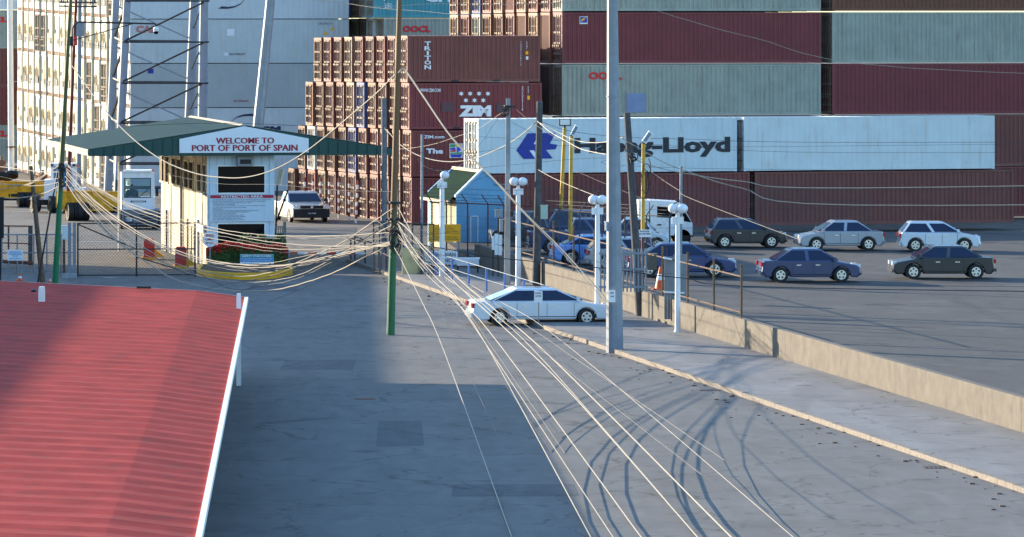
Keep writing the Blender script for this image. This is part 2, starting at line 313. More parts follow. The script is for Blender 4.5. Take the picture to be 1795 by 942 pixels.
# ---------------- shipping containers ----------------
def dry_parts(L, W, Hh, end, smooth_side=False, pitch=.26, fork=False):
    """list of (part name, mesh, parent index)"""
    b = MB(); d0, d1 = (.012, .022) if smooth_side else (.015, .065)
    def corr(y_out, y_in, x0, x1, z0, z1):
        n = int((x1-x0)/pitch); p = (x1-x0)/n; pr = []
        for k in range(n):
            x = x0+k*p
            pr += [(x, y_out), (x+p*.30, y_out), (x+p*.5, y_in), (x+p*.80, y_in)]
        pr.append((x1, y_out)); vs = []; fs = []
        for x, y in pr: vs += [(x, y, z0), (x, y, z1)]
        for k in range(len(pr)-1): fs.append((2*k, 2*k+2, 2*k+3, 2*k+1))
        b.add(vs, fs)
    corr(d0, d1, .12, L-.12, .16, Hh-.10); corr(W-d0, W-d1, .12, L-.12, .16, Hh-.10)
    for x in (0, L-.14):
        for y in (0, W-.13): b.box(x, y, 0, x+.14, y+.13, Hh)
    for y in (0, W-.07):
        b.box(.14, y, .02, L-.14, y+.07, .17); b.box(.14, y+.01, Hh-.11, L-.14, y+.08, Hh-.01)
    if fork:
        for x in (L*.33, L*.64): b.box(x, -.006, .03, x+.42, .02, .14, 1)
    # wavy roof sheet
    n = int((L-.2)/.42); vs = []; fs = []; pr = []
    for k in range(n):
        x = .1+k*(L-.2)/n; p = (L-.2)/n; pr += [(x, Hh-.005), (x+p*.4, Hh-.005), (x+p*.5, Hh-.035), (x+p*.9, Hh-.035)]
    for x, z in pr: vs += [(x, .06, z), (x, W-.06, z)]
    b.add(vs, [(2*k, 2*k+2, 2*k+3, 2*k+1) for k in range(len(pr)-1)])
    b.box(.1, .08, .05, L-.1, W-.08, .12, 1)
    for x in (.0, L-.07): b.box(x, .13, .0, x+.07, W-.13, .16); b.box(x, .13, Hh-.16, x+.07, W-.13, Hh)
    b.box(L-.05, .13, .16, L-.04, W-.13, Hh-.16)
    out = []
    if end == 'plain':
        n = 9; p = (W-.26)/n; pr = []
        for k in range(n): y = .13+k*p; pr += [(.03, y), (.03, y+p*.3), (.09, y+p*.5), (.09, y+p*.8)]
        pr.append((.03, W-.13)); vs = []
        for x, y in pr: vs += [(x, y, .16), (x, y, Hh-.16)]
        b.add(vs, [(2*k, 2*k+2, 2*k+3, 2*k+1) for k in range(len(pr)-1)])
    if end in ('door', 'none', 'plain'): body = b.mesh('body', [M['reefer'] if smooth_side else M['cont'], M['dark']])
    else:
        for y in range(6): b.box(-.012, .16+y*.36+random.uniform(-.03,.03), .0, .05, .16+y*.36+.24, .22, 2)
        body = b.mesh('body', [M['reefer'], M['dark'], M['rust']])
    out.append(('body', body, -1))
    cm = M['reefer'] if smooth_side else M['cont']
    if end == 'door':
        for k in range(2):
            y0 = .14+k*(W/2-.13); y1 = y0+W/2-.15; dd = MB(); dd.box(.11, y0, .17, .15, y1, Hh-.17)
            nz = 5; hz = (Hh-.5)/nz
            for j in range(nz):
                z = .25+j*hz
                for q_ in range(4): ya = y0+.05+q_*.26; dd.box(.075, ya, z, .112, ya+.15, z+hz*.86)
            out.append(('door', dd.mesh('door', cm), 0))
        for k in range(4):
            y = .14+(W-.28)*((.18, .38, .62, .82)[k]); lb = MB(); lb.cyl((.02, y, .12), (.02, y, Hh-.12), .034, n=5)
            for z in (.13, .55, 1.15, 1.75, Hh-.2): lb.box(-.03, y-.10, z-.05, .08, y+.10, z+.05)
            lb.box(-.07, y, .97, -.05, y+.30, 1.01); lb.box(-.05, y+.24, .90, .03, y+.30, 1.08)
            out.append(('lock_bar', lb.mesh('lock_bar', M['lock']), -1))
    if end in ('fan', 'box', 'slot'):
        u = MB(); u.box(.03, .13, .16, .10, W-.13, Hh-.16)                # machinery panel
        if end == 'fan': u.box(-.005, .2, Hh*.62, .03, W-.2, Hh-.25); u.box(-.005, .2, .2, .03, W-.2, .72)
        elif end == 'box': u.box(-.005, .2, Hh*.50, .03, W*.72, Hh-.3); u.box(-.005, .2, .25, .03, W-.2, .9)
        else: u.box(-.02, .5, .5, .03, 1.0, Hh-.4); u.box(-.005, 1.2, .25, .03, W-.2, 1.5)
        out.append(('machinery_panel', u.mesh('machinery_panel', M['reefer']), 0))
        c = MB(); y0, y1, z0, z1 = {'fan': (.28, 2.1, .74, 1.30), 'box': (1.0, 2.15, .62, 1.05), 'slot': (.3, 1.3, .75, 1.15)}[end]
        c.box(-.02, y0, z0, .03, y1, z1, 0); c.box(-.06, y0+.08, z0+.12, -.02, y0+.32, z1-.12, 1)
        if end == 'slot': c.box(-.02, 1.55, .95, .03, 1.8, 1.8, 0)
        out.append(('compressor_bay', c.mesh('compressor_bay', [M['dark'], M['galv']]), 0))
        if end != 'slot':
            f = MB(); yc = W*.5; zc = Hh*.54 if end == 'fan' else Hh*.56; r = .36
            for rr in (r, r*.62):
                pts = [(-.03, yc+rr*cos(t*pi/8), zc+rr*1.05*sin(t*pi/8)) for t in range(17)]; f.tube(pts, .035, 4)
            f.cyl((.02, yc, zc), (-.04, yc, zc), .1, n=8, m=1)
            out.append(('fan_grille', f.mesh('fan_grille', [M['fan'], M['dark']]), 0))
        pp = MB(); pp.cyl((-.01, .28, Hh*.3), (-.01, .34, Hh*.85), .02, n=4)
        out.append(('pipe', pp.mesh('pipe', M['fan']), 0))
    return out
M['lock'] = mat('lock bar steel', (.26,.20,.16,1), .5, .2, var=.2, scale=5, dirt=RUST, dirt_amt=.5)
M['fan'] = mat('bronzed grille', (.30,.22,.10,1), .6, var=.2)
TPL = {}
def tpl(key):
    if key not in TPL:
        size, end = key
        L, Hh, sm, fk = {'d20': (7.57, 2.59, False, True), 'd40': (15.1, 2.89, False, False), 'r40': (14.6, 2.89, True, False)}[size]
        TPL[key] = dry_parts(L, 2.40, Hh, end, sm, fork=fk, pitch=.34 if sm else .26)
    return TPL[key]
def container(size, end, loc, yaw, col, label, group):
    r = thing('shipping_container', label, 'shipping container', loc, R(yaw), group)
    obs = []
    for nm, me, pi_ in tpl((size, end)):
        o = bpy.data.objects.new(nm, me); COL.objects.link(o); o.parent = r if pi_ < 0 else obs[pi_]; o.color = tuple(col)+(1,)
        obs.append(o)
    return r
MAR = (.185,.044,.040); MAR2 = (.18,.055,.044); RED = (.185,.034,.038); GRY = (.32,.34,.285); BLU = (.04,.07,.22); TEALC = (.07,.30,.34); WHT = (.62,.66,.66); GRN = (.10,.13,.10)
ORD = ['first', 'second', 'third', 'fourth', 'fifth', 'sixth', 'seventh', 'eighth', 'ninth', 'tenth', 'eleventh', 'twelfth', 'thirteenth', 'fourteenth', 'fifteenth', 'sixteenth', 'seventeenth']
def cname(c):
    return {MAR: 'maroon', MAR2: 'brownish maroon', RED: 'deep red', GRY: 'pale grey', BLU: 'dark blue', TEALC: 'teal', WHT: 'white', GRN: 'dark green'}.get(c, 'rust brown')
BRN = (.17,.06,.035); TAN = (.27,.16,.10)
def cname2(c): return {BRN: 'rust brown', TAN: 'faded tan'}.get(c) or cname(c)
Y1 = 10.6
# the red-brown stack in the middle
S1 = {}
tiername = ['bottom', 'second', 'third', 'top']
for t, n in ((3, 9), (2, 10), (1, 11), (0, 12)):
    for i in range(n):
        c = random.choice([MAR, MAR, MAR2, BRN, BRN, BRN, RED, MAR2, TAN])
        if (t, i) in ((2, 4), (1, 5)): c = BLU
        if (t, i) in ((1, 9),): c = WHT
        if i == 0: c = [MAR, MAR, RED, MAR2][t]
        dx = (.23, .2, .1, 0)[t]+random.uniform(-.03, .03)*(i > 0)
        lab = {3: 'maroon container, vertical white lettering, topmost at the near corner', 2: 'deep red container with white stars, under the topmost near-corner one',
               1: 'maroon container with multicoloured square and white lettering, behind the blue hut', 0: 'maroon bottom container at the near corner, just behind the blue hut'}[t] if i == 0 else \
            f'{cname2(c)} container, doors lit, {ORD[i]} from the near corner, {tiername[t]} tier of red-brown stack'
        k_ = 1 if i == 0 or c in (BLU, WHT) else random.uniform(.5, 1.15); c = tuple(v*k_ for v in c)
        S1[t, i] = container('d20', 'door', (3.62-.61*i+dx, 293.3+2.4*i, .06-.030*i+2.635*t), Y1, c, lab, 'red-brown container stack')
L1 = 7.57
def lt(o, txt, px0, px1, py0, py1, mt, bold=.02, s=31.4, x0=0.0, z0=None, nm='lettering', align=None):
    """writing on the long side of container o, placed by where it stands on that side"""
    lx = o.location.x; Zc = o.location.y; yaw = o.rotation_euler[2]
    def solve(px):                    # distance along the side at which the sight line through px meets it
        k = (px-CX)/F; return (k*Zc-lx)/(cos(yaw)-k*sin(yaw))
    a, b = solve(px0), solve(px1); Zm = Zc+sin(yaw)*(a+b)/2
    z_lo = zy(py1, Zm)-o.location.z; z_hi = zy(py0, Zm)-o.location.z
    if txt is None: return a, b, z_lo, z_hi
    return lettering(nm, txt, (a, -.0, z_lo), (1, 0, 0), b-a, z_hi-z_lo, mt, o, bold=bold, align=align)
def plate(o, px0, px1, py0, py1, mt, nm='panel', y=-.008):
    a, b, z0, z1 = lt(o, None, px0, px1, py0, py1, None); m_ = MB(); m_.box(a, y, z0, b, .03, z1); return part(nm, m_, mt, o)
def poly_on(o, pts, mt, nm, y=-.012):
    q = []
    for px, py in pts:
        a, _, z, _ = lt(o, None, px, px+1, py, py, None); q.append((a, z))
    m_ = MB(); m_.prism(q, 1, y, y+.006); return part(nm, m_, mt, o)
o = S1[3, 0]
for k, ch in enumerate('TRITON'): lt(o, ch, 744 if ch != 'I' else 748, 755.5 if ch != 'I' else 751.5, 73+k*8.3, 80.3+k*8.3, M['whitetext'], .03)
lt(o, 'T\nG\nH\nU\n7\n2\n9\n8\n4\n1\n2', 912, 914.5, 73, 115, M['whitetext'], .0, nm='container_number'); lt(o, '2\n2\nG\n1', 922.5, 925, 73, 87, M['whitetext'], nm='container_number')
plate(o, 921.5, 926, 90, 96, M['signyel'], 'warning_label'); plate(o, 922, 926, 99, 105, M['whitetext'], 'data_plate')
o = S1[2, 0]
lt(o, 'WWW.ZIM.COM', 736, 772, 155.5, 161.5, M['whitetext'], .02)
def star(o, cx, cy, r=4.3):
    pts = []
    for k in range(12):
        a = pi/2+k*pi/6; rr = r if k % 2 == 0 else r*.55; pts.append((cx+rr*1.05*cos(a), cy-rr*sin(a)))
    poly_on(o, pts, M['whitetext'], 'star_emblem')
for k in range(4): star(o, 808.5+k*15.6, 164.5)
for k in range(3): star(o, 816.5+k*15.3, 176.2)
lt(o, 'ZIM', 804, 861, 185, 204.5, M['whitetext'], .07)
plate(o, 774, 796, 180, 197, mat('grey repair patch', (.10,.05,.06,1), .7), 'repair_patch'); plate(o, 870, 883, 181, 197, bpy.data.materials['grey repair patch'], 'repair_patch')
lt(o, 'Z\nC\nS\nU\n2\n5\n1\n7\n8', 914.5, 917.5, 152, 194, M['whitetext'], nm='container_number'); lt(o, '2\n2\nG\n1', 925, 927.5, 152, 165, M['whitetext'], nm='container_number')
plate(o, 924.5, 929, 168, 175, M['signyel'], 'warning_label')
o = S1[1, 0]
lt(o, 'ZIM.com', 743, 779, 237.5, 243, M['whitetext'], .03)
lt(o, 'The', 747, 777, 260.5, 270, M['whitetext'], .05)
plate(o, 788, 811, 252, 277, M['whitetext'], 'emblem_square', -.006)
for pts, c in (([(789,253),(798,253),(799,257),(789,259)], (.02,.30,.12,1)), ([(789,260),(797,258),(799,262),(789,264)], (.02,.06,.45,1)), ([(800,259),(809,256),(809,263),(801,268)], (.02,.10,.55,1)),
               ([(799,253),(810,253),(810,255),(799,258)], (.75,.40,.02,1)), ([(789,265),(798,262),(800,266),(790,267)], (.55,.03,.03,1)),
               ([(789,268),(810,267),(810,270),(789,270)], (.02,.35,.12,1)), ([(789,271),(810,271),(808,276),(791,276)], (.02,.05,.45,1))):
    poly_on(o, pts, mat('emblem colour', c, .5, var=.03), 'emblem_stripe', -.016)
# right-hand stack behind the white container
S2 = {}
tn5 = ['bottom', 'second', 'third', 'fourth', 'fifth']
for t in range(5):
    for i in range(10):
        if t < 2 and i > 0: continue
        if t == 2 and i > 2: continue
        c = random.choice([MAR, BRN, TAN, GRY, TAN, MAR2])
        if t == 4 and i == 7: c = BLU
        if i == 0: c = (MAR, GRY, GRY, RED, GRY)[t]
        if (t, i) == (3, 1): c = BRN
        if (t, i) == (2, 1): c = (.12, .08, .07)
        e = 'plain' if (t, i) in ((3, 1), (3, 3), (4, 4), (2, 1)) else 'door'
        lab = {(4, 0): 'pale grey container with yellowish bottom rail, at the top right', (3, 0): 'deep red container with small square blue and yellow emblem, upper right',
               (2, 0): 'pale grey container with red lettering and a blue patch, right of big pole', (1, 0): 'grey container hidden behind the white one, under the pale grey one',
               (0, 0): 'maroon bottom container behind the white one'}.get((t, i)) or \
            f'{cname2(c)} container end, {ORD[i]} going back in {tn5[t]} tier of the upper right stack'
        Z = 297+2.4*i
        S2[t, i] = container('d40', e, (12.38-.6*i+random.uniform(-.02,.02), Z, .13-.022*i+2.945*t), Y1, c, lab, 'upper right container stack')
o = S2[3, 0]
plate(o, 1016, 1030, 29, 42.5, M['whitetext'], 'emblem_square', -.006); plate(o, 1017, 1029, 30, 40, M['royal'], 'emblem_field', -.014)
poly_on(o, [(1018,39),(1020,33),(1028,30),(1027,32),(1022,34),(1026,35),(1021,37)], M['signyel'], 'emblem_figure', -.02)
o = S2[2, 0]
lt(o, 'OOCL', 1032, 1090, 126, 140, M['oocl'], .06); plate(o, 1098, 1132, 164, 197, M['patch'], 'repair_patch')
for k, (c, nmx) in enumerate(((MAR, 'maroon'), (MAR2, 'brownish maroon'), (RED, 'deep red'), (GRY, 'pale grey'), (BRN, 'rust brown'))):
    container('d40', 'door', (12.38+15.5, 297+2.9, .13+2.945*k), Y1, c, f'{nmx} container, {tn5[k]} tier in the stack at the far right edge', 'far right container stack')
# white reefer container on a maroon one, nearer
c1 = container('r40', 'door', (7.17, 278, 3.36), 17, (.58,.64,.66), 'long white container with big blue angular emblem and black lettering', 'near right containers')
container('d40', 'door', (7.4, 278.1, .42), 17, MAR, 'maroon container under the long white one, behind the parked cars', 'near right containers')
container('r40', 'door', (7.17+15.0*cos(R(17)), 278+15.0*sin(R(17)), 3.36), 17, (.62,.66,.66), 'plain white container end to end with the lettered white one', 'near right containers')
container('d40', 'door', (7.4+15.4*cos(R(17)), 278.1+15.4*sin(R(17)), .42), 17, MAR2, 'brownish maroon container at the far right beyond the truck', 'near right containers')
poly_on(c1, [(905,264),(925,234),(974,233),(964,252),(977,254),(974,262),(957,263),(969,278),(918,279)], M['royal'], 'emblem')
poly_on(c1, [(928,264),(936,264),(943,278),(938,278)], M['whitep'], 'emblem_gap', -.02)
poly_on(c1, [(935,253),(941,243),(945,243),(942,253)], M['whitep'], 'emblem_gap', -.02)
lt(c1, 'Hapag-Lloyd', 1007, 1280, 241, 276, M['blacktext'], .045)
# teal and grey containers behind
e = container('d40', 'door', (2.05, 345, 11.42), Y1, TEALC, 'teal container with white lettering at the top behind the red-brown stack', 'upper middle containers')
lt(e, '海', 672, 686, -14, 3, M['whitetext'], .01); lt(e, '运', 673, 687, 6, 15, M['whitetext'], .01); lt(e, 'CHINA SHIPPING', 745, 990, -12, 4, M['whitetext'], .04)
e = container('d40', 'door', (2.72, 345.1, 8.5), Y1, GRY, 'pale grey container with red lettering under the teal one', 'upper middle containers')
lt(e, 'OOCL', 706, 754.5, 45, 57, M['oocl'], .06)
for t, xs, cs in ((1, (641, 627, 614, 594), (GRY, BRN, BLU, BLU)), (0, (654, 641, 627, 611), (WHT, BRN, GRN, BRN))):
    for k, (x, c) in enumerate(zip(xs, cs)):
        Z = 347.4+2.4*k; container('d40', 'door', ((x-CX)*Z/F, Z, (8.5, 11.42)[t]-.02*k), Y1, c, f'{cname2(c)} container end in shade, {ORD[k]} left of the {("pale grey lettered", "teal")[t]} one', 'upper middle containers')
# white reefers on the left: 17 columns, five high
pxs = [228, 214, 200, 186.5, 174, 160, 146, 135, 124, 113, 103, 91, 80, 69.5, 58.5, 49, 38.6]
S3 = {}
for i, px in enumerate(pxs):
    Z = 346+37.0*i/17
    X = (px-CX)*Z/F; zb = lerp(-.32, .22, i/16.0)
    for t in range(5):
        w_ = random.uniform(.50, .66); c = (w_*1.05, w_*.97, w_*.76)
        if i == 0: c = ((.50,.54,.56), (.50,.53,.54), (.36,.39,.39), (.46,.51,.51), (.50,.55,.57))[t]
        en = random.choice(['fan', 'fan', 'box', 'slot'])
        if (t, i) in ((3, 13), (3, 12), (2, 5), (2, 3), (1, 4), (4, 2), (2, 0), (0, 3)): en = 'door'
        if i == 0: lab = {4: 'topmost pale reefer with dark arc emblem, behind the tower', 3: 'pale reefer with red lettering, second from top behind tower', 2: 'grey reefer with small blue square, behind the tower',
                          1: 'pale reefer with dark swoosh and navy lettering above canopy', 0: 'bottom pale reefer behind the gatehouse canopy'}[t]
        else:
            lab = f'white reefer end, {ORD[i]} from the tower, {tn5[t]} tier from the ground'
        S3[t, i] = container('r40', en if i else ('fan' if t % 2 else 'slot'), (X+random.uniform(-.02,.02), Z, zb+2.915*t), 11.5 if i else 10.0, c, lab, 'white reefer stack')
lt(S3[3, 0], 'CAI', 238, 269, 45, 58, mat('faded red lettering', (.45,.16,.16,1), .6), .06)
plate(S3[3, 0], 398, 411, 51, 63, M['whitetext'], 'label_plate'); lt(S3[3, 0], 'NO FORKLIFT', 402, 430, 93.5, 97, M['blacktext'], .01); plate(S3[3, 0], 393, 400, 93, 98, M['whitetext'], 'data_plate')
lt(S3[3, 0], 'CAIU 551617 8', 558, 582, 40, 43.5, M['blacktext'], 0, nm='container_number')
poly_on(S3[3, 0], [(567,61),(575,61),(571,54)], M['signyel'], 'warning_label'); plate(S3[3, 0], 580, 584, 49, 54, M['signyel'], 'warning_label')
plate(S3[2, 0], 259, 269, 121, 129, M['royal'], 'emblem_square'); lt(S3[2, 0], 'NO FORKLIFT', 409, 436, 175.5, 179, M['redtext'], .01)
def swoosh(o, pts, wd):
    q = [(x, y-w) for (x, y), w in zip(pts, wd)]+[(x, y+w) for (x, y), w in reversed(list(zip(pts, wd)))]
    poly_on(o, q, M['navy'], 'emblem_arc')
swoosh(S3[4, 0], [(383,15),(389,13.5),(400,14),(412,12),(422,7),(430,-2)], [.3,2.2,1.8,1.3,.9,.4])
swoosh(S3[1, 0], [(405,214),(414,206),(426,202.5),(440,201.5),(452,204)], [.3,.8,1.6,2.0,2.4])
lt(S3[1, 0], 'CMA CGM', 380, 492, 221.5, 232, M['navy'], .06)
# far left: end of another stack
for t, (c, lab) in enumerate(((GRY, 'bottom pale grey container with red lettering cut by the left edge'), (MAR, 'lower maroon container at the left edge of the picture'), (MAR2, 'upper maroon container at the left edge, under the grey one'),
                              (GRY, 'pale grey container with red lettering, high at the left edge'), (WHT, 'white container at the very top left corner'))):
    o = container('d40', 'plain', (-39.2, 397, .28+2.9*t), 8, c, lab, 'far left container stack')
    if t in (0, 3): lt(o, 'OOCL', -42, 13.5, (229, 0, 0, 29.5)[t], (240, 0, 0, 39.5)[t], M['oocl'], .06)
# ---------------- gatehouse ----------------
GS = 37.4; GZ = F/GS; GY = 9.1
gx0 = (363-CX)/GS
gate = thing('gatehouse', 'narrow two-storey white and cream gatehouse under a wide green canopy', 'gatehouse', (gx0, GZ, 0), R(GY))
def gx(px): return ((px-CX)*GZ/F-gx0)/(cos(R(GY))-(px-CX)/F*sin(R(GY)))
def gz(py): return zy(py, GZ+.2)
def gt(px):   # distance back along the left side wall
    k = (px-CX)/F; return (k*GZ-gx0)/(-sin(R(GY))-k*cos(R(GY)))
GW = gx(481); GL = gt(283)
# front wall built round its two openings
wz = [(gz(338), gz(292)), (gz(436), gz(393))]; wx0, wx1 = gx(382), gx(463.5)
b = MB()
b.box(0, 0, 0, wx0, .12, 5.24); b.box(wx1, 0, 0, GW, .12, 5.24)
b.box(wx0, 0, 0, wx1, .12, wz[1][0]); b.box(wx0, 0, wz[1][1], wx1, .12, wz[0][0]); b.box(wx0, 0, wz[0][1], wx1, .12, 5.24)
for k in range(9):
    x = .1+k*GW/9
    if x < wx0-.05 or x > wx1+.05: b.box(x, -.012, .02, x+.03, .0, 5.2, 1)
    else: b.box(x, -.012, wz[0][1]+.07, x+.03, 0, 5.2, 1)
part('front_wall', b, [M['bluewhite'], mat('board joint', (.34,.44,.52,1), .6)], gate)
# side wall with openings
wins = [(281.5,288), (290.5,296), (302,308.5), (310.5,317), (323.5,330), (332,338.5), (346.5,352.5), (356,361)]
spans = sorted((gt(b_), gt(a_)) for a_, b_ in wins)
b = MB(); t0 = .12; zl, zh = 3.48, 4.72
doors = [(gt(298), gt(291)), (gt(353), gt(346.5))]
b.box(0, .12, zh, .1, GL, 5.24)
edges = []
cur = .12
for a_, c_ in spans:
    if a_-cur > .02: b.box(0, cur, zl, .1, a_, zh)
    cur = c_
b.box(0, cur, zl, .1, GL, zh)
cur = .12
for a_, c_ in sorted(doors):
    b.box(0, cur, 0, .1, a_, zl); b.box(0, a_, 2.1, .1, c_, zl); cur = c_
b.box(0, cur, 0, .1, GL, zl)
t = .3
while t < GL:
    if not any(a_-.1 < t < c_+.1 for a_, c_ in spans+doors): b.box(-.02, t, .02, .0, t+.05, 5.2, 1)
    t += .62
part('side_wall', b, [M['cream'], mat('cream joint', (.36,.28,.18,1), .7)], gate)
b = MB(); b.box(0, GL, 0, GW, GL+.1, 5.24); b.box(GW-.1, .12, 0, GW, GL, 5.24); b.box(.1, .12, 2.5, GW-.1, GL, 2.6); part('rear_wall', b, M['cream'], gate)
for (z0, z1) in wz:
    f = MB(); e_ = .06
    f.box(wx0-e_, -.03, z0-e_, wx0, .05, z1+e_); f.box(wx1, -.03, z0-e_, wx1+e_, .05, z1+e_); f.box(wx0, -.03, z1, wx1, .05, z1+e_); f.box(wx0, -.03, z0-e_, wx1, .05, z0)
    fo = part('window', f, M['white'], gate)
    p_ = MB(); p_.box(wx0, .07, z0, wx1, .09, z1); part('pane', p_, [M['glass'], M['dark']], fo)
for a_, c_ in spans:
    f = MB(); f.box(-.035, a_-.10, zl-.07, .03, a_, zh+.07); f.box(-.035, c_, zl-.07, .03, c_+.10, zh+.07); f.box(-.035, a_, zh, .03, c_, zh+.07); f.box(-.05, a_-.1, zl-.09, .03, c_+.1, zl)
    fo = part('window', f, M['cream'], gate); p_ = MB(); p_.box(.06, a_, zl, .08, c_, zh); part('pane', p_, M['glass'], fo)
for a_, c_ in doors:
    f = MB(); f.box(-.03, a_-.12, 0, .03, a_, 2.2); f.box(-.03, c_, 0, .03, c_+.12, 2.2); f.box(-.03, a_, 2.1, .03, c_, 2.2)
    fo = part('door', f, M['white'], gate); p_ = MB(); p_.box(.05, a_, .02, .08, c_, 2.1); p_.cyl((.0, c_-.2, 1), (.05, c_-.2, 1), .05); part('door_leaf', p_, M['dark'], fo)
dp = MB(); tt = gt(321); dp.cyl((-.09, tt, .1), (-.09, tt, 5.2), .07); dp.cyl((-.07, gt(331), .1), (-.07, gt(331), 2.0), .04); dp.cyl((-.07, gt(338), .1), (-.07, gt(338), 1.7), .03)
part('downpipe', dp, M['concrete'], gate)
sb = MB(); sb.box(-.16, gt(362), 1.55, 0, gt(346), 1.95); sb.cyl((-.1, gt(359), 1.95), (-.1, gt(359), 3.0), .025); sb.box(-.2, gt(362), 3.35, -.05, gt(358), 3.45); part('meter_box', sb, M['galv'], gate)
# canopy
rl, rr, rm = -5.67, 8.78, 1.60; ye0, ye1 = -.75, 18.2; ze, zr, zb_ = 5.52, 6.62, 5.25
c = MB()
for sgn, xe in ((-1, rl), (1, rr)):
    n = 40; vs = []; fs = []
    for k in range(n+1):
        y = lerp(ye0, ye1, k/n)
        vs += [(xe, y, ze+(0 if k % 2 else .03)), (rm, y, zr+(0 if k % 2 else .03))]
    c.add(vs, [(2*k, 2*k+2, 2*k+3, 2*k+1) for k in range(n)])
    c.add([(xe, ye0, ze-.03), (rm, ye0, zr-.03), (rm, ye1, zr-.03), (xe, ye1, ze-.03)], [(0,1,2,3)])
cano = part('canopy_roof', c, M['roofgreen'], gate)
c = MB(); c.prism([(rm-.16, zr+.01), (rm, zr+.09), (rm+.16, zr+.01), (rm+.02, zr+.0)], 1, ye0-.02, ye1+.02); part('ridge_cap', c, M['cream'], cano)
c = MB(); c.prism([(rl, ze), (rl, zb_), (rr, zb_), (rr, ze), (rm, zr)], 1, ye0-.03, ye0+.02)
k = rl+.25
while k < rr:
    zt = lerp(ze, zr, 1-abs(k-rm)/(rr-rm)) - .04
    c.box(k, ye0-.06, zb_+.02, k+.035, ye0-.03, zt, 1); k += .46
c.box(rl, ye0-.07, zb_-.02, rr, ye0-.03, zb_+.03)
part('front_fascia', c, [M['fascia'], mat('dark sheet seam', (.008,.04,.035,1), .6)], cano)
c = MB(); c.box(rl-.04, ye0, zb_, rl+.02, ye1, ze+.02); part('side_fascia', c, mat('cream fascia board', (.34,.30,.21,1), .6, var=.1, dirt=GRIME, dirt_amt=.3), cano)
c = MB(); c.box(rl+.02, ye0+.02, zb_+.02, rr, ye1, zb_+.05); part('soffit', c, M['cream'], cano)
sp = MB(); sp.box(gx(277)-.05, gt(290), 0, gx(277)+.04, gt(290)+.1, zb_); part('canopy_post', sp, M['white'], gate)
# gable sign
def cgx(px): return ((px-CX)*(GZ-.8)/F-gx0)/(cos(R(GY))-(px-CX)/F*sin(R(GY)))
def cgz(py, px): return zy(py, GZ-.8+cgx(px)*sin(R(GY)))
c = MB(); c.prism([(cgx(px), cgz(py, px)) for px, py in ((309.5,268.5),(309.5,244),(423,221.5),(536,243),(536,267.5))], 1, ye0-.13, ye0-.07)
gs = part('gable_sign', c, M['whitep'], gate)
lettering('lettering', 'WELCOME TO', (cgx(373), ye0-.13, cgz(252, 420)), (1,0,0), cgx(474.5)-cgx(373), cgz(241.5,420)-cgz(252,420), M['redtext'], gs, bold=.004, dup=.016)
lettering('lettering', 'PORT OF PORT OF SPAIN', (cgx(331), ye0-.13, cgz(265, 420)), (1,0,0), cgx(515.5)-cgx(331), cgz(254,420)-cgz(265,420), M['redtext'], gs, bold=.004, dup=.016)
# floodlight under the gable
c = MB(); c.box(gx(414.5), -.35, gz(291), gx(442.5), -.02, gz(274)); fl = part('floodlight', c, M['concrete'], gate)
c = MB(); c.box(gx(419), -.37, gz(287.5), gx(438.5), -.35, gz(279.5)); part('lamp_lens', c, M['dark'], fl)
# notice board
c = MB(); c.box(gx(366.7), -.09, gz(388.5), gx(480.3), -.02, gz(341)); nb = part('notice_board', c, M['bluewhite'], gate)
c = MB(); c.box(gx(368), -.1, gz(347.6), gx(479), -.09, gz(342)); part('header_band', c, M['redband'], nb)
lettering('lettering', 'RESTRICTED AREA', (gx(387), -.1, gz(346.9)), (1,0,0), gx(460)-gx(387), gz(342.8)-gz(346.9), M['whitetext'], nb, bold=.004, dup=.008)
rows = [('ALL PERSONS AND VEHICLES ENTERING THE PORT FACILITY MUST BE IN POSSESSION OF A VALID PORT PASS', 475, 350),
        ('DO NOT PARK WITHIN FIVE FEET OF THIS FACILITY WITHOUT PRIOR AUTHORIZATION', 466, 352.9), ('SPEED LIMIT MUST BE OBSERVED AT ALL TIMES', 440, 355.5), ('SMOKING IS STRICTLY PROHIBITED', 411, 358.2),
        ('ALL PERSONS AND VEHICLES ENTERING OR LEAVING THE PORT ARE SUBJECT TO SEARCH', 465, 360.6), ('ALL CARGO MUST BE DECLARED AT THE GATE OF ENTRY', 432, 363.6), ('PORT SECURITY', 391, 366.2),
        ('DRIVERS MUST OBEY PORT TRAFFIC RULES AND SIGNS WITHIN THE PORT FACILITY', 453, 368.7), ('NO PHOTOGRAPHY WITHOUT PRIOR PERMISSION AND APPROVAL', 437, 371.4), ('PASS TO BE WORN AND VISIBLE', 413, 374.1),
        ('SAFETY SHOES TO BE WORN AT ALL TIMES', 426, 376.9), ('HARD HATS AND VESTS MUST BE WORN', 429, 379.6), ('ALL VISITORS MUST REPORT TO SECURITY', 424, 382.4), ('NO ENTRY WITHOUT A PASS', 427, 385)]
for tx, px, py in rows: lettering('small_print', tx, (gx(373), -.09, gz(py+1.3)), (1,0,0), gx(px)-gx(373), gz(py-.5)-gz(py+1.3), M['navy'], nb, bold=.0)
c = MB()
for ry in (gt(318), gt(300)): pass
# planter island
isl = thing('planter_island', 'yellow-painted kerb island in front of the gatehouse', 'kerb island', PG(430, 488), 0)
pl = [PG(345,484), PG(372,488.5), PG(410,491.5), PG(456,491.5), PG(486,488), PG(513,482), PG(507,474), PG(353,474)]
c = MB(); c.prism([(p[0], p[1]) for p in pl], 2, 0, .30); part('kerb_block', c, M['kerbyel'], isl)
cx_ = sum(p[0] for p in pl)/8; cy_ = sum(p[1] for p in pl)/8
c = MB(); c.prism([(cx_+(p[0]-cx_)*.93, cy_+(p[1]-cy_)*.80) for p in pl], 2, .2, .325); part('soil', c, mat('dry soil', (.06,.045,.03,1), .95, var=.3, scale=6), isl)
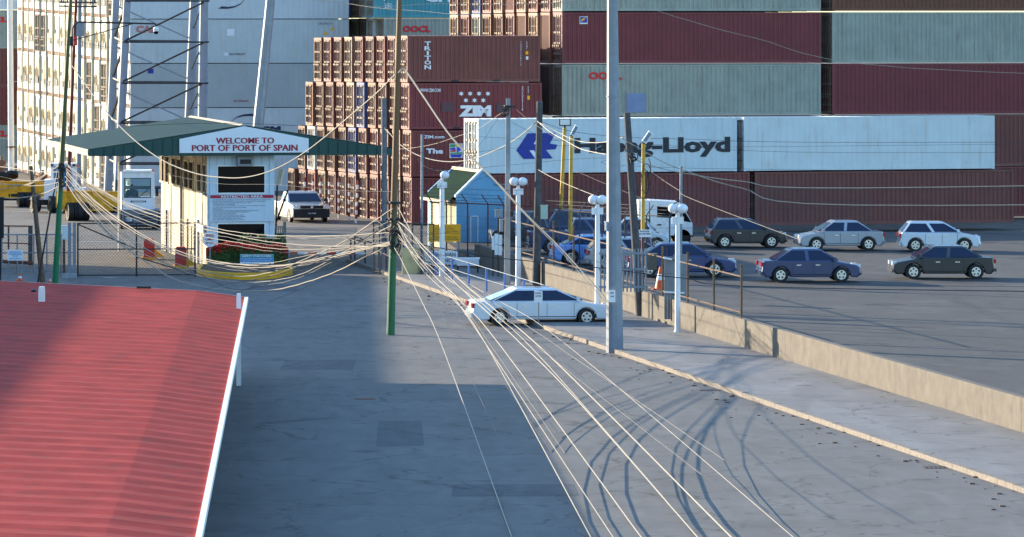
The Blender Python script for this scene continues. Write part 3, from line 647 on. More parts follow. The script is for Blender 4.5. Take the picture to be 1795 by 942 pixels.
# hedge
hd = thing('flowering_hedge', 'clipped dark green hedge topped with red blossoms before the gatehouse', 'hedge', P(432, 472, 244.5)[:2]+(.32,), 0)
hz = 243.9
def hxz(px, py): p = P(px, py, hz); return p[0], p[2]
xl, _ = hxz(358.5, 0); xr, _ = hxz(508, 0)
lm = MB(); random.seed(3)
def leafcloud(mb, n, fn, size, m):
    for _ in range(n):
        x, y, z = fn(); a, b2 = random.uniform(0, 2*pi), random.uniform(-1, 1); s_ = size*random.uniform(.6, 1.3)
        u = (cos(a)*s_, sin(a)*s_, b2*s_*.6); w_ = (-sin(a)*s_*.5*b2, cos(a)*s_*.5*b2, s_*.6)
        mb.add([(x-u[0], y-u[1], z-u[2]), (x+w_[0], y+w_[1], z+w_[2]), (x+u[0], y+u[1], z+u[2]), (x-w_[0], y-w_[1], z-w_[2])], [(0,1,2,3)], m)
def top(x):
    u = (x-xl)/(xr-xl); return 1.20+.06*sin(x*2.1)+.04*sin(x*5.7)-.30*max(0,(abs(u-.5)*2)**6)
leafcloud(lm, 6500, lambda: (lambda x: (x, hz+random.uniform(-.5,.5), random.uniform(.36+.18*max(0,(x-xl)/(xr-xl)-.8), top(x))))(random.uniform(xl+.12, xr-.1)), .06, 0)
lm.box(xl+.2, hz-.38, .34, xr-.35, hz+.38, .95, 0)
part('leaves', lm, M['leaf'], hd)
bm_ = MB(); leafcloud(bm_, 2800, lambda: (lambda x: (x, hz+random.uniform(-.56,.3), top(x)+.03-abs(random.gauss(0,.17))))(xl+.1+(xr-xl-.2)*random.random()), .05, 0); part('blossoms', bm_, M['bloom'], hd)
sh = MB(); leafcloud(sh, 900, lambda: (lambda u: (P(lerp(415,500,u),0,244.6)[0], 244.6+random.uniform(-.3,.3), 1.1+random.random()*(.28+.3*abs(sin(u*9)))))(random.random()), .075, 0)
single('leafy_shrub', sh, M['leaf'], 'loose green shrub rising behind the red-flowered hedge', 'shrub')
# safety sign
sg = thing('safety_sign', 'teal, blue and white safety notice standing before the red-flowered hedge', 'sign', P(450, 482, 243.1)[:2]+(.3,), 0)
Zs = 243.1
def slab(mb, px0, py0, px1, py1, Z, th=.03, m=0, dy=0):
    a, b_ = P(px0, py1, Z), P(px1, py0, Z); mb.box(a[0], Z+dy, a[2], b_[0], Z+dy+th, b_[2], m)
c = MB(); slab(c, 421, 446, 479.5, 475, Zs); part('sign_face', c, M['whitep'], sg)
c = MB(); slab(c, 421.5, 446.5, 479, 452, Zs, .005, 0, -.006); part('header_band', c, M['teal'], sg)
c = MB(); slab(c, 421.5, 452, 479, 459.5, Zs, .005, 0, -.006); part('blue_band', c, M['signblue'], sg)
c = MB(); 
for px in (426, 475): a = P(px, 474, Zs); c.box(a[0]-.03, Zs+.03, .25, a[0]+.03, Zs+.08, a[2]+.3)
part('post', c, M['galv'], sg)
def tline(par, tx, px0, px1, py0, py1, Z, mt, bold=.02, lift=.012, nm='lettering'):
    a, b_ = P(px0, py1, Z), P(px1, py0, Z); return lettering(nm, tx, a, (1,0,0), b_[0]-a[0], b_[2]-a[2], mt, par, bold=bold, lift=lift)
tline(sg, 'SAFETY STARTS HERE', 424, 476, 447.3, 451, Zs, M['whitetext'], .04); tline(sg, 'NO ONE SHALL BE ALLOWED ENTRY INTO', 423, 477.5, 453, 455, Zs, M['whitetext'], .02)
tline(sg, 'THE PORT IF THEY ARE NOT WEARING:', 425, 476, 456.3, 458.3, Zs, M['whitetext'], .02); tline(sg, 'SAFETY FOOTWEAR', 425, 455, 461.3, 463.6, Zs, M['signblue'], .02)
tline(sg, 'HARD HAT AND', 425, 448, 466.3, 468.6, Zs, M['signblue'], .02); tline(sg, 'SAFETY VEST', 425, 442, 471, 473, Zs, M['signblue'], .02)
for py in (462.5, 468):
    c = MB(); a = P(473, py, Zs); c.cyl((a[0], Zs-.01, a[2]), (a[0], Zs, a[2]), .045, n=10); part('pictogram', c, M['navy'], sg)
# round speed sign
ss = thing('speed_sign', 'round white speed limit sign with faded red letters beside the gatehouse corner', 'sign', PG(366, 478)[:3], 0)
Zs = ZG(478); a = P(368, 420, Zs); c = MB(); c.cyl((a[0], Zs, a[2]), (a[0], Zs+.03, a[2]), .345, n=28); part('sign_disc', c, M['whitep'], ss)
c = MB(); c.cyl((a[0], Zs+.06, 0), (a[0], Zs+.06, a[2]), .035); part('post', c, M['galv'], ss)
for k, tx in enumerate(('SPEED', 'LIMIT', '20 KPH')): tline(ss, tx, 360.5, 375.5, 411+k*6.3, 415.3+k*6.3, Zs, M['redtext'], .02)
# barrier machines and arm
def barrier(px, pyt, pyb, lab):
    w_ = .26; Z = ZG(pyb); p = PG(px, pyb); r = thing('barrier_machine', lab, 'barrier machine', p, 0, 'red barrier machines')
    h = (pyb-pyt)*Z/F
    c = MB(); c.box(p[0]-w_, Z-.3, .12, p[0]+w_, Z+.3, h-.1); c.prism([(p[0]-w_, h-.1), (p[0]+w_, h-.1), (p[0]+w_*.7, h), (p[0]-w_*.7, h)], 1, Z-.3, Z+.3); part('cabinet', c, M['red'], r)
    c = MB(); c.box(p[0]-w_-.12, Z-.45, 0, p[0]+w_+.12, Z+.45, .12); c.prism([(p[0]+w_, .12), (p[0]+w_+.5, .12), (p[0]+w_, .5)], 1, Z-.2, Z+.2); part('base', c, M['kerbyel'], r)
    return r
barrier(262, 418, 455, 'red barrier machine on a yellow base behind the mesh gate'); barrier(317, 433, 470, 'red barrier machine close to the gatehouse side door')
ba = thing('boom_gate', 'red and white striped barrier arm closing the lane beside the gatehouse', 'boom gate', PG(512, 473), 0)
Zb = ZG(473)
c = MB(); x0 = P(505, 0, Zb)[0]; x1 = P(640, 0, Zb)[0]; zt = zy(444, Zb); n = 8
for k in range(n): c.box(lerp(x0,x1,k/n), Zb-.03, zt-.05, lerp(x0,x1,(k+1)/n)-.001, Zb+.03, zt+.05, k % 2)
part('arm', c, [M['red'], M['white']], ba)
c = MB(); c.box(x0-.15, Zb-.15, 0, x0+.1, Zb+.15, zt+.1); part('pivot_post', c, M['galv'], ba)
# small fence post group beside the gatehouse
c = MB(); p = PG(499, 452); c.box(p[0]-.07, p[1], 0, p[0]+.07, p[1]+.12, zy(389, p[1]))
for px in (484, 488, 492, 495): q = P(px, 0, p[1]); c.cyl((q[0], p[1]+.05, 0), (q[0], p[1]+.05, zy(397, p[1])), .02, n=5)
c.box(P(482,0,p[1])[0], p[1]+.03, zy(399,p[1]), p[0], p[1]+.07, zy(397,p[1]))
single('short_fence', c, M['galv'], 'short grey bar fence between the hedge and the yard lane', 'fence')
# leaning floodlit board on a dark stand
ps = thing('leaning_panel', 'sunlit white panel on a leaning dark stand, just right of the gatehouse', 'panel', PG(486, 442), 0)
Z = 260; c = MB(); q = [P(484,323,Z), P(491,325,Z), P(496.5,297.5,Z), P(489,296,Z)]
c.add([(a[0],a[1],a[2]) for a in q]+[(a[0]+.05,a[1]+.25,a[2]) for a in q], [(0,1,2,3),(7,6,5,4),(0,1,5,4),(1,2,6,5),(2,3,7,6),(3,0,4,7)]); part('panel_face', c, mat('bright white sheet', (.85,.84,.8,1), .4), ps)
c = MB(); c.cyl(P(486,325,Z+.2), PG(482,441), .04); c.cyl(P(505,333,Z), P(484,390,Z), .045); c.cyl(P(484,390,Z), PG(483,442), .045); part('stand', c, M['dark'], ps)
# ---------------- lattice tower ----------------
tw = thing('lattice_tower', 'tall four-legged galvanised lattice tower with black cross bars behind the gatehouse', 'lattice tower', P(275, 352, 332)[:2]+(0,), 0)
ZF, ZR = 330.0, 335.0
legs = {'FL': ((206,356),(226,-70),ZF,6.5,5.2), 'RL': ((189,352),(206,-70),ZR,6.5,5.0), 'RR': ((326,352),(343,-70),ZR,7,6.0), 'FR': ((353,356),(358.5,-70),ZF,7.5,5.8)}
def legpt(k, py):
    (x0,y0),(x1,y1),Z,_,_ = legs[k]; t = (y0-py)/(y0-y1); return P(lerp(x0,x1,t), py, Z)
for k, (a, b_, Z, r0, r1) in legs.items():
    q0 = P(a[0], a[1], Z); q0 = (q0[0], q0[1], 0); q1 = P(b_[0], b_[1], Z)
    c = MB(); c.cyl(q0, q1, r0*1.25*Z/F, r1*1.25*Z/F, n=12); part('leg', c, M['tower'], tw)
for py in (2, 74, 146, 216, 288, 330):
    c = MB(); a, b_ = legpt('FL', py), legpt('FR', py); c.cyl((a[0]-.1,a[1]-.25,a[2]), (b_[0]+.35,b_[1]-.25,b_[2]), .055, n=5)
    part('crossbar', c, M['dark'], tw)
    c = MB(); a, b_ = legpt('RL', py-3), legpt('RR', py-2); c.cyl(a, b_, .05, n=5); part('crossbar', c, M['wood'], tw)
for py in (72, 143, 214, 286):
    c = MB(); a, b_ = legpt('FL', py), legpt('FR', py-68); c.cyl((a[0],a[1]-.3,a[2]), (b_[0],b_[1]-.3,b_[2]), .06, n=5); part('brace', c, M['dark'], tw)
    c = MB(); a, b_ = legpt('RL', py-62), legpt('RR', py-2); c.cyl(a, b_, .05, n=5); part('brace', c, M['tower'], tw)
    c = MB(); a, b_ = legpt('FL', py-66), legpt('RL', py-8); c.cyl(a, b_, .085, n=5); part('brace', c, M['dark'], tw)
    c = MB(); a, b_ = legpt('FL', py+3), legpt('RL', py-6); c.cyl(a, b_, .055, n=5); part('brace', c, M['cream'], tw)
    c = MB(); a, b_ = legpt('FR', py-70), legpt('RR', py-20); c.cyl(a, b_, .045, n=5); part('brace', c, M['dark'], tw)
# ---------------- poles ----------------
def pole(name, lab, cat, top, base, Z, wt, wb, mt, group=None, n=12, zbase=0.0, Zt=None):
    """top, base in picture units; widths too"""
    q1 = P(top[0], top[1], Zt or Z); q0 = P(base[0], base[1], Z)
    if q0[2] > zbase:                    # run on down to the ground
        t = (q1[2]-zbase)/(q1[2]-q0[2]); q0 = tuple(lerp(q1[i], q0[i], t) for i in range(3))
    c = MB(); m_ = 6; 
    for k in range(m_):
        a, b_ = k/m_, (k+1)/m_
        c.cyl([lerp(q0[i],q1[i],a) for i in range(3)], [lerp(q0[i],q1[i],b_) for i in range(3)], lerp(wb,wt,a)/2*Z/F, lerp(wb,wt,b_)/2*Z/F, n=n, cap=(k in (0, m_-1)))
    return single(name, c, mt, lab, cat, group)
pole('steel_pole', 'grey tapered steel pole leaning right behind the gatehouse canopy', 'pole', (480,-60), (445,300), 290, 16, 22, M['galv'])
pole('steel_pole', 'white weathered pole at the left edge with a rust band low down', 'pole', (17,-60), (20,310), 376, 9.5, 11, M['white'])
pole('steel_pole', 'slim bluish steel pole behind the olive pole, carrying a grey transformer', 'pole', (140,-60), (138,345), 330, 7, 9, M['galv'])
c = MB(); a = P(138, 64, 329.5); c.cyl(a, P(138, 42, 329.5), .37, n=14); c.cyl(P(138,42,329.5), P(138,40.5,329.5), .39, n=14); c.cyl(P(134,40,329.5), P(134,36,329.5), .05); c.cyl(P(142,40,329.5), P(142,36,329.5), .05)
single('transformer', c, M['galv'], 'grey can transformer hung on the slim bluish pole at upper left', 'transformer')
ca = thing('crossarm', 'dark double crossarm on the slim bluish pole at the top left', 'crossarm', P(138, 13, 329.4), 0)
c = MB()
for py in (5, 12): c.bar(P(104,py-1,329.4), P(170,py,329.4), .10, .10)
part('beam', c, M['wood'], ca)
c = MB(); 
for px in (108, 118, 150, 166): c.cyl(P(px,4,329.4), P(px,-1,329.4), .07, .04)
part('insulator', c, M['woodbrown'], ca)
pole('rusty_pole', 'thin dark red pole leaning beside the olive pole', 'pole', (136,-60), (121,290), 300, 4.5, 7, mat('dark red pole paint', (.13,.02,.02,1), .7, var=.3, scale=5, dirt=(.05,.02,.02,1)))
c = MB(); a = P(131, 66, 312); c.cyl(P(131.5,80,300), P(131.5,64,300), .13, n=8); single('pole_bracket', c, M['red'], 'dark red sleeve clamp high on the thin red pole', 'clamp')
pole('painted_pole', 'leaning pole at left, olive above and green below', 'pole', (127,-60), (97,496), 222, 5, 11.5, M['poleL'])
pole('painted_pole', 'tall central pole, green at the foot and rusty brown above', 'pole', (702,-60), (686,540), 196, 8, 14.5, M['poleC'], n=14)
pole('steel_pole', 'thickest grey steel pole, standing right of the white-lettered containers', 'pole', (1073,-60), (1077,540), 186, 18, 31, M['galv'], n=12)
c = MB(); q = P(1074.5, 170, 186); c.cyl(q, P(1074.5,168.5,186), .245, n=20); single('pole_collar', c, M['galv'], 'thin joint ring round the thickest grey pole', 'collar')
pole('wooden_pole', 'grey wooden pole just left of the central green pole', 'pole', (673,172), (674,476), 243, 9, 11, M['woodgrey'])
pole('concrete_pole', 'square pale concrete pole carrying wires, left of the dark wooden one', 'pole', (891,173), (889,497), 229, 10, 15, M['concrete'], n=4)
pole('wooden_pole', 'dark wooden pole in front of the blue emblem', 'pole', (946,178), (940,505), 228, 11, 15, M['wood'])
pole('wooden_pole', 'dark wooden pole leaning left, right of the thickest grey pole', 'pole', (1099,198), (1121,530), 206, 11.5, 17, M['wood'])
pole('thin_pipe_pole', 'thin grey pipe pole left of the blue hut', 'pole', (740,236), (739,470), 238, 4.5, 5, M['galv'])
pole('thin_pipe_pole', 'thin pale pole behind the rightmost globe lamp', 'pole', (1194,292), (1193,450), 225, 5, 5.5, M['galv'], zbase=.4)
pole('wooden_post', 'rough brown leaning stump post by the left mesh fence', 'post', (54,291), (74.5,496), 232, 6.5, 10.5, M['woodbrown'])
pole('strut_pole', 'thin black raking strut beside the leaning green pole', 'strut', (108,262), (66,497), 231, 2.6, 3.4, M['dark'], n=6)
# striped posts
for px, pt, pb, k in ((534,311,376,0),(549,312,378,1),(562,312,380,2),(577,312,383,3),(594,313,383,4),(612,315,387,5),(627.5,317,391,6)):
    Z = ZG(pb); z1 = zy(pt, Z); X = (px-CX)*Z/F; c = MB(); n = 5 if k else 4; hh = z1/ (2*n)
    for j in range(2*n): c.cyl((X+(px > 620)*.12*(2*n-j)/(2*n)*-1, Z, j*hh), (X+(px > 620)*.12*(2*n-j-1)/(2*n)*-1, Z, (j+1)*hh-.001), .075, n=8, m=(j+1) % 2)
    single('striped_post', c, [mat('post rust red', (.25,.06,.035,1), .7, var=.2, scale=5), M['white']], f'red and white striped post, {ORD[6-k]} from the right, before the red-brown stack', 'post', 'striped guard posts')
# CCTV on a long arm
cc = thing('security_camera', 'white dome camera on a long black arm from the leaning olive pole', 'camera', P(273, 52, 224), 0)
c = MB(); Zc = 223.6; pts = [P(126,82,Zc), P(127,50,Zc), P(130,44,Zc), P(137,39,Zc), P(170,39.5,Zc), P(230,41,Zc), P(271,42,Zc), P(274,46,Zc)]; c.tube(pts, .035, 6); c.cyl(P(124,72,Zc), P(236,41,Zc), .022, n=5); part('arm', c, M['dark'], cc)
a = P(273.5, 51, Zc); c = MB(); c.sphere(a, .125, .10); c.cyl((a[0],a[1],a[2]-.02), (a[0],a[1],a[2]-.1), .12, .10, n=14); part('housing', c, M['white'], cc, smooth=True)
c = MB(); c.sphere((a[0],a[1],a[2]-.13), .105, .10); part('dome', c, M['glass'], cc, smooth=True)
c = MB(); a = P(122.5, 66, Zc); c.box(a[0]-.02,a[1]-.1,a[2]-.35,a[0]+.14,a[1]+.1,a[2]+.05); part('junction_box', c, M['dark'], cc)
# globe lamps
def lamp(px, pyb, pyt, lab, two=True, off=0):
    Z = ZG(pyb); x = (px-CX)*Z/F; s_ = Z/F; r = thing('globe_lamp', lab, 'lamp post', (x, Z, 0), 0, 'white globe lamp posts')
    zt = zy(pyt, Z); c = MB(); c.cyl((x,Z,.13), (x,Z,zt-.50), 5.2*s_, 4*s_, n=12); c.cyl((x,Z,0), (x,Z,.2), .2, .12, n=12); part('post', c, M['white'], r, smooth=True)
    c = MB(); c.box(x-.22, Z-.05, zt-.78, x+.22, Z+.05, zt-.52); c.box(x-.07, Z-.07, zt-.55, x+.07, Z+.07, zt-.38); part('bracket', c, M['white'], r)
    for dx in ((-5.5*s_*1.25, 7*s_*1.1) if two else (off*s_,)):
        c = MB(); c.sphere((x+dx, Z-(.08 if dx > 0 else -.08), zt-.21), (.21, .21), .185, n=20, k=12); part('globe', c, M['globe'], r, smooth=True)
    c = MB(); c.cyl((x-.15,Z,zt-.05), (x+.08,Z,zt+.12), .02, n=5); c.bar((x-.1,Z,zt+.12), (x+.1,Z,zt+.05), .05, .03); part('sensor', c, M['dark'], r)
lamp(775, 489, 299, 'white lamp post with a single globe before the blue hut', False, 4.5)
lamp(908.5, 506, 310, 'white twin-globe lamp post between concrete pole and dark wooden pole')
lamp(1047.5, 562, 341, 'white twin-globe lamp post left of the thickest grey pole')
lamp(1188, 588, 356, 'white twin-globe lamp post at the far right near the truck')
# yellow floodlight poles
def flood(top, base, Z, ang, lab, rust=False, zb=.42, glow=False, w=7):
    q1 = P(top[0], top[1], Z); q0 = P(base[0], base[1], Z); t = (q1[2]-zb)/(q1[2]-q0[2]); q0 = tuple(lerp(q1[i], q0[i], t) for i in range(3)); q0 = (q0[0], q0[1], zb)
    r = thing('floodlight_pole', lab, 'floodlight pole', q0, 0, 'yellow floodlight poles'); rd = w/2*Z/F
    if rust:
        zm = zy(404, Z); tt = (zm-zb)/(q1[2]-zb); qm = tuple(lerp(q0[i], q1[i], tt) for i in range(3))
        c = MB(); c.cyl(qm, q1, rd, rd*.9, n=10); part('pole', c, M['poleyel'], r); c = MB(); c.cyl(q0, qm, rd*.8, rd*.85, n=10); part('pole', c, mat('rust red pole paint', (.18,.06,.04,1), .7, var=.2), r)
    else: c = MB(); c.cyl(q0, q1, rd, rd*.9, n=10); part('pole', c, M['poleyel'], r)
    c = MB(); c.box(q1[0]-.05,q1[1]-.05,q1[2],q1[0]+.05,q1[1]+.05,q1[2]+.14); part('mount', c, M['dark'], r)
    cx_, cy_, cz_ = q1[0]+(.0 if ang == 0 else .16), q1[1]-.1, q1[2]+.26
    def tr(x, y, z): return (cx_+x*cos(R(ang))-z*sin(R(ang)), cy_+y, cz_+x*sin(R(ang))+z*cos(R(ang)))
    def bx(mb, x0,y0,z0,x1,y1,z1): 
        k = MB(); k.box(x0,y0,z0,x1,y1,z1); mb.add([tr(*v) for v in k.v], k.f)
    hw = .30 if ang == 0 else .26; hz_ = .18 if ang == 0 else .11
    c = MB(); bx(c, -hw, -.12, -hz_, hw, .12, hz_); h_ = part('lamp_head', c, M['wall'] if glow else M['whitep'], r)
    c = MB(); bx(c, -hw+.06, -.15, -hz_+.06, hw-.06, -.12, hz_-.03)
    part('lamp_glass', c, M['lampglass'] if glow else M['galv'], h_)
flood((990,224), (980.5,430), 262, 0, 'tallest yellow floodlight pole, its pale lamp glass facing the street', glow=True, w=7)
flood((1001.5,239), (999,480), 241, 62, 'yellow floodlight pole with a tilted lamp head beside the tallest one', w=7)
flood((1128,252), (1126,524), 216, 55, 'yellow floodlight pole, rust-red below, between leaning wooden pole and truck', True, w=7)
# ---------------- blue hut ----------------
HZ = 263.0; hx0 = (800-CX)*HZ/F; HY = 13.0
hut = thing('blue_hut', 'small hut, sky blue gable wall, green corrugated roof and cream striped side', 'hut', (hx0, HZ, 0), R(HY))
def hxx(px): return ((px-CX)*HZ/F-hx0)/(cos(R(HY))-(px-CX)/F*sin(R(HY)))
HW = hxx(893); ha = HW/2; hzE, hzA = 2.78, 4.02; HL = 5.8
c = MB(); c.prism([(0,0),(HW,0),(HW,hzE),(ha,hzA),(0,hzE)], 1, 0, .15); part('gable_wall', c, M['hutblue'], hut)
c = MB(); c.prism([(-.06,hzE-.12),(ha,hzA-.02),(HW+.06,hzE-.12),(HW+.06,hzE),(ha,hzA+.12),(-.06,hzE)], 1, -.06, .2); part('gable_coping', c, M['bluewhite'], hut)
c = MB(); c.prism([(0,0),(HW,0),(HW,hzE),(ha,hzA+.02),(0,hzE)], 1, HL, HL+.15); part('rear_gable', c, M['hutblue'], hut)
c = MB(); c.box(HW-.12,.15,0,HW,HL,hzE); c.box(0,.15,0,.12,HL,hzE-.25); part('side_wall', c, M['hutcream'], hut)
for (ya, yb, m_) in ((.9,1.25,'dark'),(1.9,2.6,'hutgreen'),(4.9,5.6,'hutblue')):
    c = MB(); c.box(-.012, ya, .0, .0, yb, hzE-.3); part('painted_stripe', c, M[m_], hut)
f = MB(); f.box(-.05,3.3,.75,0,4.2,2.25); f = part('notice_board', f, M['cream'], hut); c = MB(); c.box(-.07,3.38,.9,-.05,4.12,2.2); part('paper', c, M['white'], f)
n = 34; vs = []; fs = []
for k in range(n+1):
    y = lerp(-.02+.22, HL-.02, k/n); dz = .04 if k % 2 else 0
    vs += [(-.35, y, hzE-.3+dz), (ha, y, hzA-.12+dz), (HW+.35, y, hzE-.3+dz)]
for k in range(n): fs += [(3*k,3*k+3,3*k+4,3*k+1), (3*k+1,3*k+4,3*k+5,3*k+2)]
c = MB(); c.add(vs, fs); rf = part('roof', c, mat('green corrugated roof', (.002,.028,.017,1), .9, var=.2, spec=.1, dirt=(.006,.022,.014,1), dirt_amt=.5), hut)
c = MB(); c.box(ha-.14,.22,hzA-.13,ha+.14,HL,hzA+.02); part('ridge_cap', c, M['cream'], rf)
c = MB(); c.box(-.42,.1,hzE-.42,-.3,HL+.1,hzE-.28); part('eave_board', c, M['cream'], rf)
f = MB(); a0, a1 = hxx(824), hxx(838)
z0, z1 = 0.15, 1.75
f.box(a0,-.05,z0,a0+.05,0,z1); f.box(a1-.05,-.05,z0,a1,0,z1); f.box(a0,-.05,z1-.05,a1,0,z1); f = part('door', f, M['white'], hut); c = MB(); c.box(a0+.05,-.02,z0,a1-.05,0,z1-.05); part('door_leaf', c, M['hutblue'], f)
c = MB(); c.cyl((hxx(866),-.05,zy(324,HZ)), (HW+.9,-.3,zy(324,HZ)), .03); part('conduit', c, M['galv'], hut)
# ---------------- signs on the right ----------------
ys = thing('yellow_sign', 'yellow security notice with black lettering hung on the fence before the hut', 'sign', P(779, 470, 244.3)[:2]+(.13,), 0)
Zs = 244.3; c = MB(); slab(c, 751, 393.5, 807.5, 424, Zs); part('sign_face', c, M['signyel'], ys)
for k, (tx, a_, b_) in enumerate((('THIS PORT IS A',768,791),('SECURED ENTRY POINT',763,796),('ALL PERSONS, EFFECTS AND',761,801),('VEHICLES ARE SUBJECT TO SEARCH',753,806),('RESTRICTED ACCESS AREA',757,802),('NO ENTRY EXCEPT FOR PASSENGERS',753,805))):
    tline(ys, tx, a_, b_, 396.5+k*3.9+(k > 3)*2.5, 399+k*3.9+(k > 3)*2.5, Zs, M['blacktext'], -.005)
c = MB()
for px in (754, 804): a = P(px, 424, Zs); c.cyl((a[0],Zs+.06,.1), (a[0],Zs+.06,a[2]+.7), .03)
part('post', c, M['galv'], ys)
pe = thing('pedestrian_sign', 'white pedestrian entrance sign with bold black lettering below the yellow notice', 'sign', P(775, 486, 240)[:2]+(.13,), 0)
Zs = 240.0; c = MB(); slab(c, 745, 440, 802, 464, Zs); part('sign_face', c, M['whitep'], pe)
tline(pe, 'PEDESTRIAN', 750, 798.5, 443, 450, Zs, M['blacktext'], .015); tline(pe, 'ENTRANCE', 752, 796, 453, 460, Zs, M['blacktext'], .015)
c = MB()
for px in (748, 799): a = P(px, 464, Zs); c.cyl((a[0],Zs+.06,.1), (a[0],Zs+.06,a[2]+.7), .03)
part('post', c, M['galv'], pe)
wn = thing('notice_sheets', 'white notice sheets fixed to the fence left of the concrete pole', 'notice', P(875, 470, 236)[:2]+(.13,), 0)
for (a_, b_, t_, u_) in ((862,866.5,414,438),(867,873.5,410,428),(874,880,412,430),(867,873.5,429,447),(874,880,431,448)):
    c = MB(); slab(c, a_, t_, b_, u_, 236.0); part('sheet', c, M['whitep'], wn)
c = MB()
for px in (864, 873): a = P(px, 410, 236.05); c.cyl((a[0],236.06,.1), (a[0],236.06,a[2]), .025)
part('post', c, M['dark'], wn)
el = thing('parking_sign', 'small white sign with blue lettering and arrow on the left mesh fence', 'sign', P(27, 480, 237.4)[:2]+(0,), 0)
Zs = 237.4; c = MB(); slab(c, 13, 438, 40.3, 457, Zs); part('sign_face', c, M['whitep'], el)
for k, (tx, a_, b_) in enumerate((('EMPLOYEES AND',17,36),('CUSTOMERS PARKING',15,39),('THIS WAY',21,32))): tline(el, tx, a_, b_, 441+k*3.5, 443.3+k*3.5, Zs, M['signblue'], .03)
c = MB(); slab(c, 16, 453.2, 38, 454.4, Zs, .005, 0, -.008); part('arrow', c, M['signblue'], el)
c = MB(); a = P(15, 438, Zs); b_ = P(39, 438, Zs); c.cyl((a[0],Zs+.05,0), (a[0],Zs+.05,a[2]), .025); c.cyl((b_[0],Zs+.05,0), (b_[0],Zs+.05,a[2]), .025); part('post', c, M['galv'], el)
pq = thing('quarters_sign', 'white police quarters sign on the rust-red part of a floodlight pole', 'sign', P(1131, 416, 215), 0)
Zs = 215.0; c = MB(); slab(c, 1118, 403, 1142, 416, Zs); part('sign_face', c, M['whitep'], pq); tline(pq, 'POLICE', 1122, 1138, 404.5, 407, Zs, M['blacktext'], .03); tline(pq, 'QUARTERS', 1120, 1140.5, 409, 411.8, Zs, M['blacktext'], .03)
pk = thing('small_notice', 'little white notice on a stake in front of the white saloon roof', 'notice', P(944, 580, 200)[:2]+(.0,), 0)
Zs = 200.0; c = MB(); slab(c, 936.5, 510.5, 951, 530, Zs); part('sign_face', c, M['whitep'], pk); tline(pk, 'NO PARKING', 938, 949, 513, 515.5, Zs, M['blacktext'], .02); tline(pk, 'ANY TIME', 938.5, 948.5, 518, 520.5, Zs, M['blacktext'], .02)
c = MB(); a = P(944, 529, Zs); c.cyl((a[0],Zs+.05,0), (a[0],Zs+.05,a[2]), .03); part('post', c, M['galv'], pk)
pk = thing('small_notice', 'little white notice strapped low on the thickest grey pole', 'notice', P(1073, 528, 185.6), 0)
Zs = 185.6; c = MB(); slab(c, 1067.5, 509, 1078.5, 530, Zs); part('sign_face', c, M['whitep'], pk); tline(pk, 'KEEP', 1069.5, 1076, 512.5, 515, Zs, M['blacktext'], .02); tline(pk, 'CLEAR', 1069.5, 1076.5, 518.5, 521, Zs, M['blacktext'], .02)
# green cabinet, white boxes on poles
def box_on(name, lab, cat, px0, px1, py0, py1, Z, mt, d=.3):
    a, b_ = P(px0, py1, Z), P(px1, py0, Z); c = MB(); c.box(a[0], Z-d/2, a[2], b_[0], Z+d/2, b_[2]); c.box(a[0]-.02, Z-d/2-.02, b_[2], b_[0]+.02, Z+d/2+.02, b_[2]+.03)
    c.box(a[0]+.03, Z-d/2-.008, a[2]+.04, b_[0]-.03, Z-d/2, b_[2]-.04)
    o = single(name, c, mt, lab, cat); return o
box_on('cabinet', 'pale green cabinet fixed on the right of the dark wooden pole', 'cabinet', 948, 960, 361, 384, 227.5, mat('pale green paint', (.40,.52,.44,1), .6, var=.05))
box_on('meter_box', 'pale grey box on the left of the concrete pole', 'box', 868, 881, 369, 381, 228.5, M['galv'], .2)
box_on('switch_box', 'small black box on the right of the concrete pole', 'box', 894, 900, 372, 380, 228.5, M['dark'], .2)
box_on('meter_box', 'tall pale box strapped low around the concrete pole', 'box', 876, 882, 386, 406, 228.5, M['concrete'], .3)
box_on('utility_cabinet', 'large pale grey cabinet behind the cone and leaning wooden pole', 'cabinet', 1131, 1151, 446, 473, 211, M['wall'], .5)
box_on('meter_box', 'narrow white box on the left side of the thickest grey pole', 'box', 1060.5, 1064.5, 390, 404, 186, M['white'], .2)
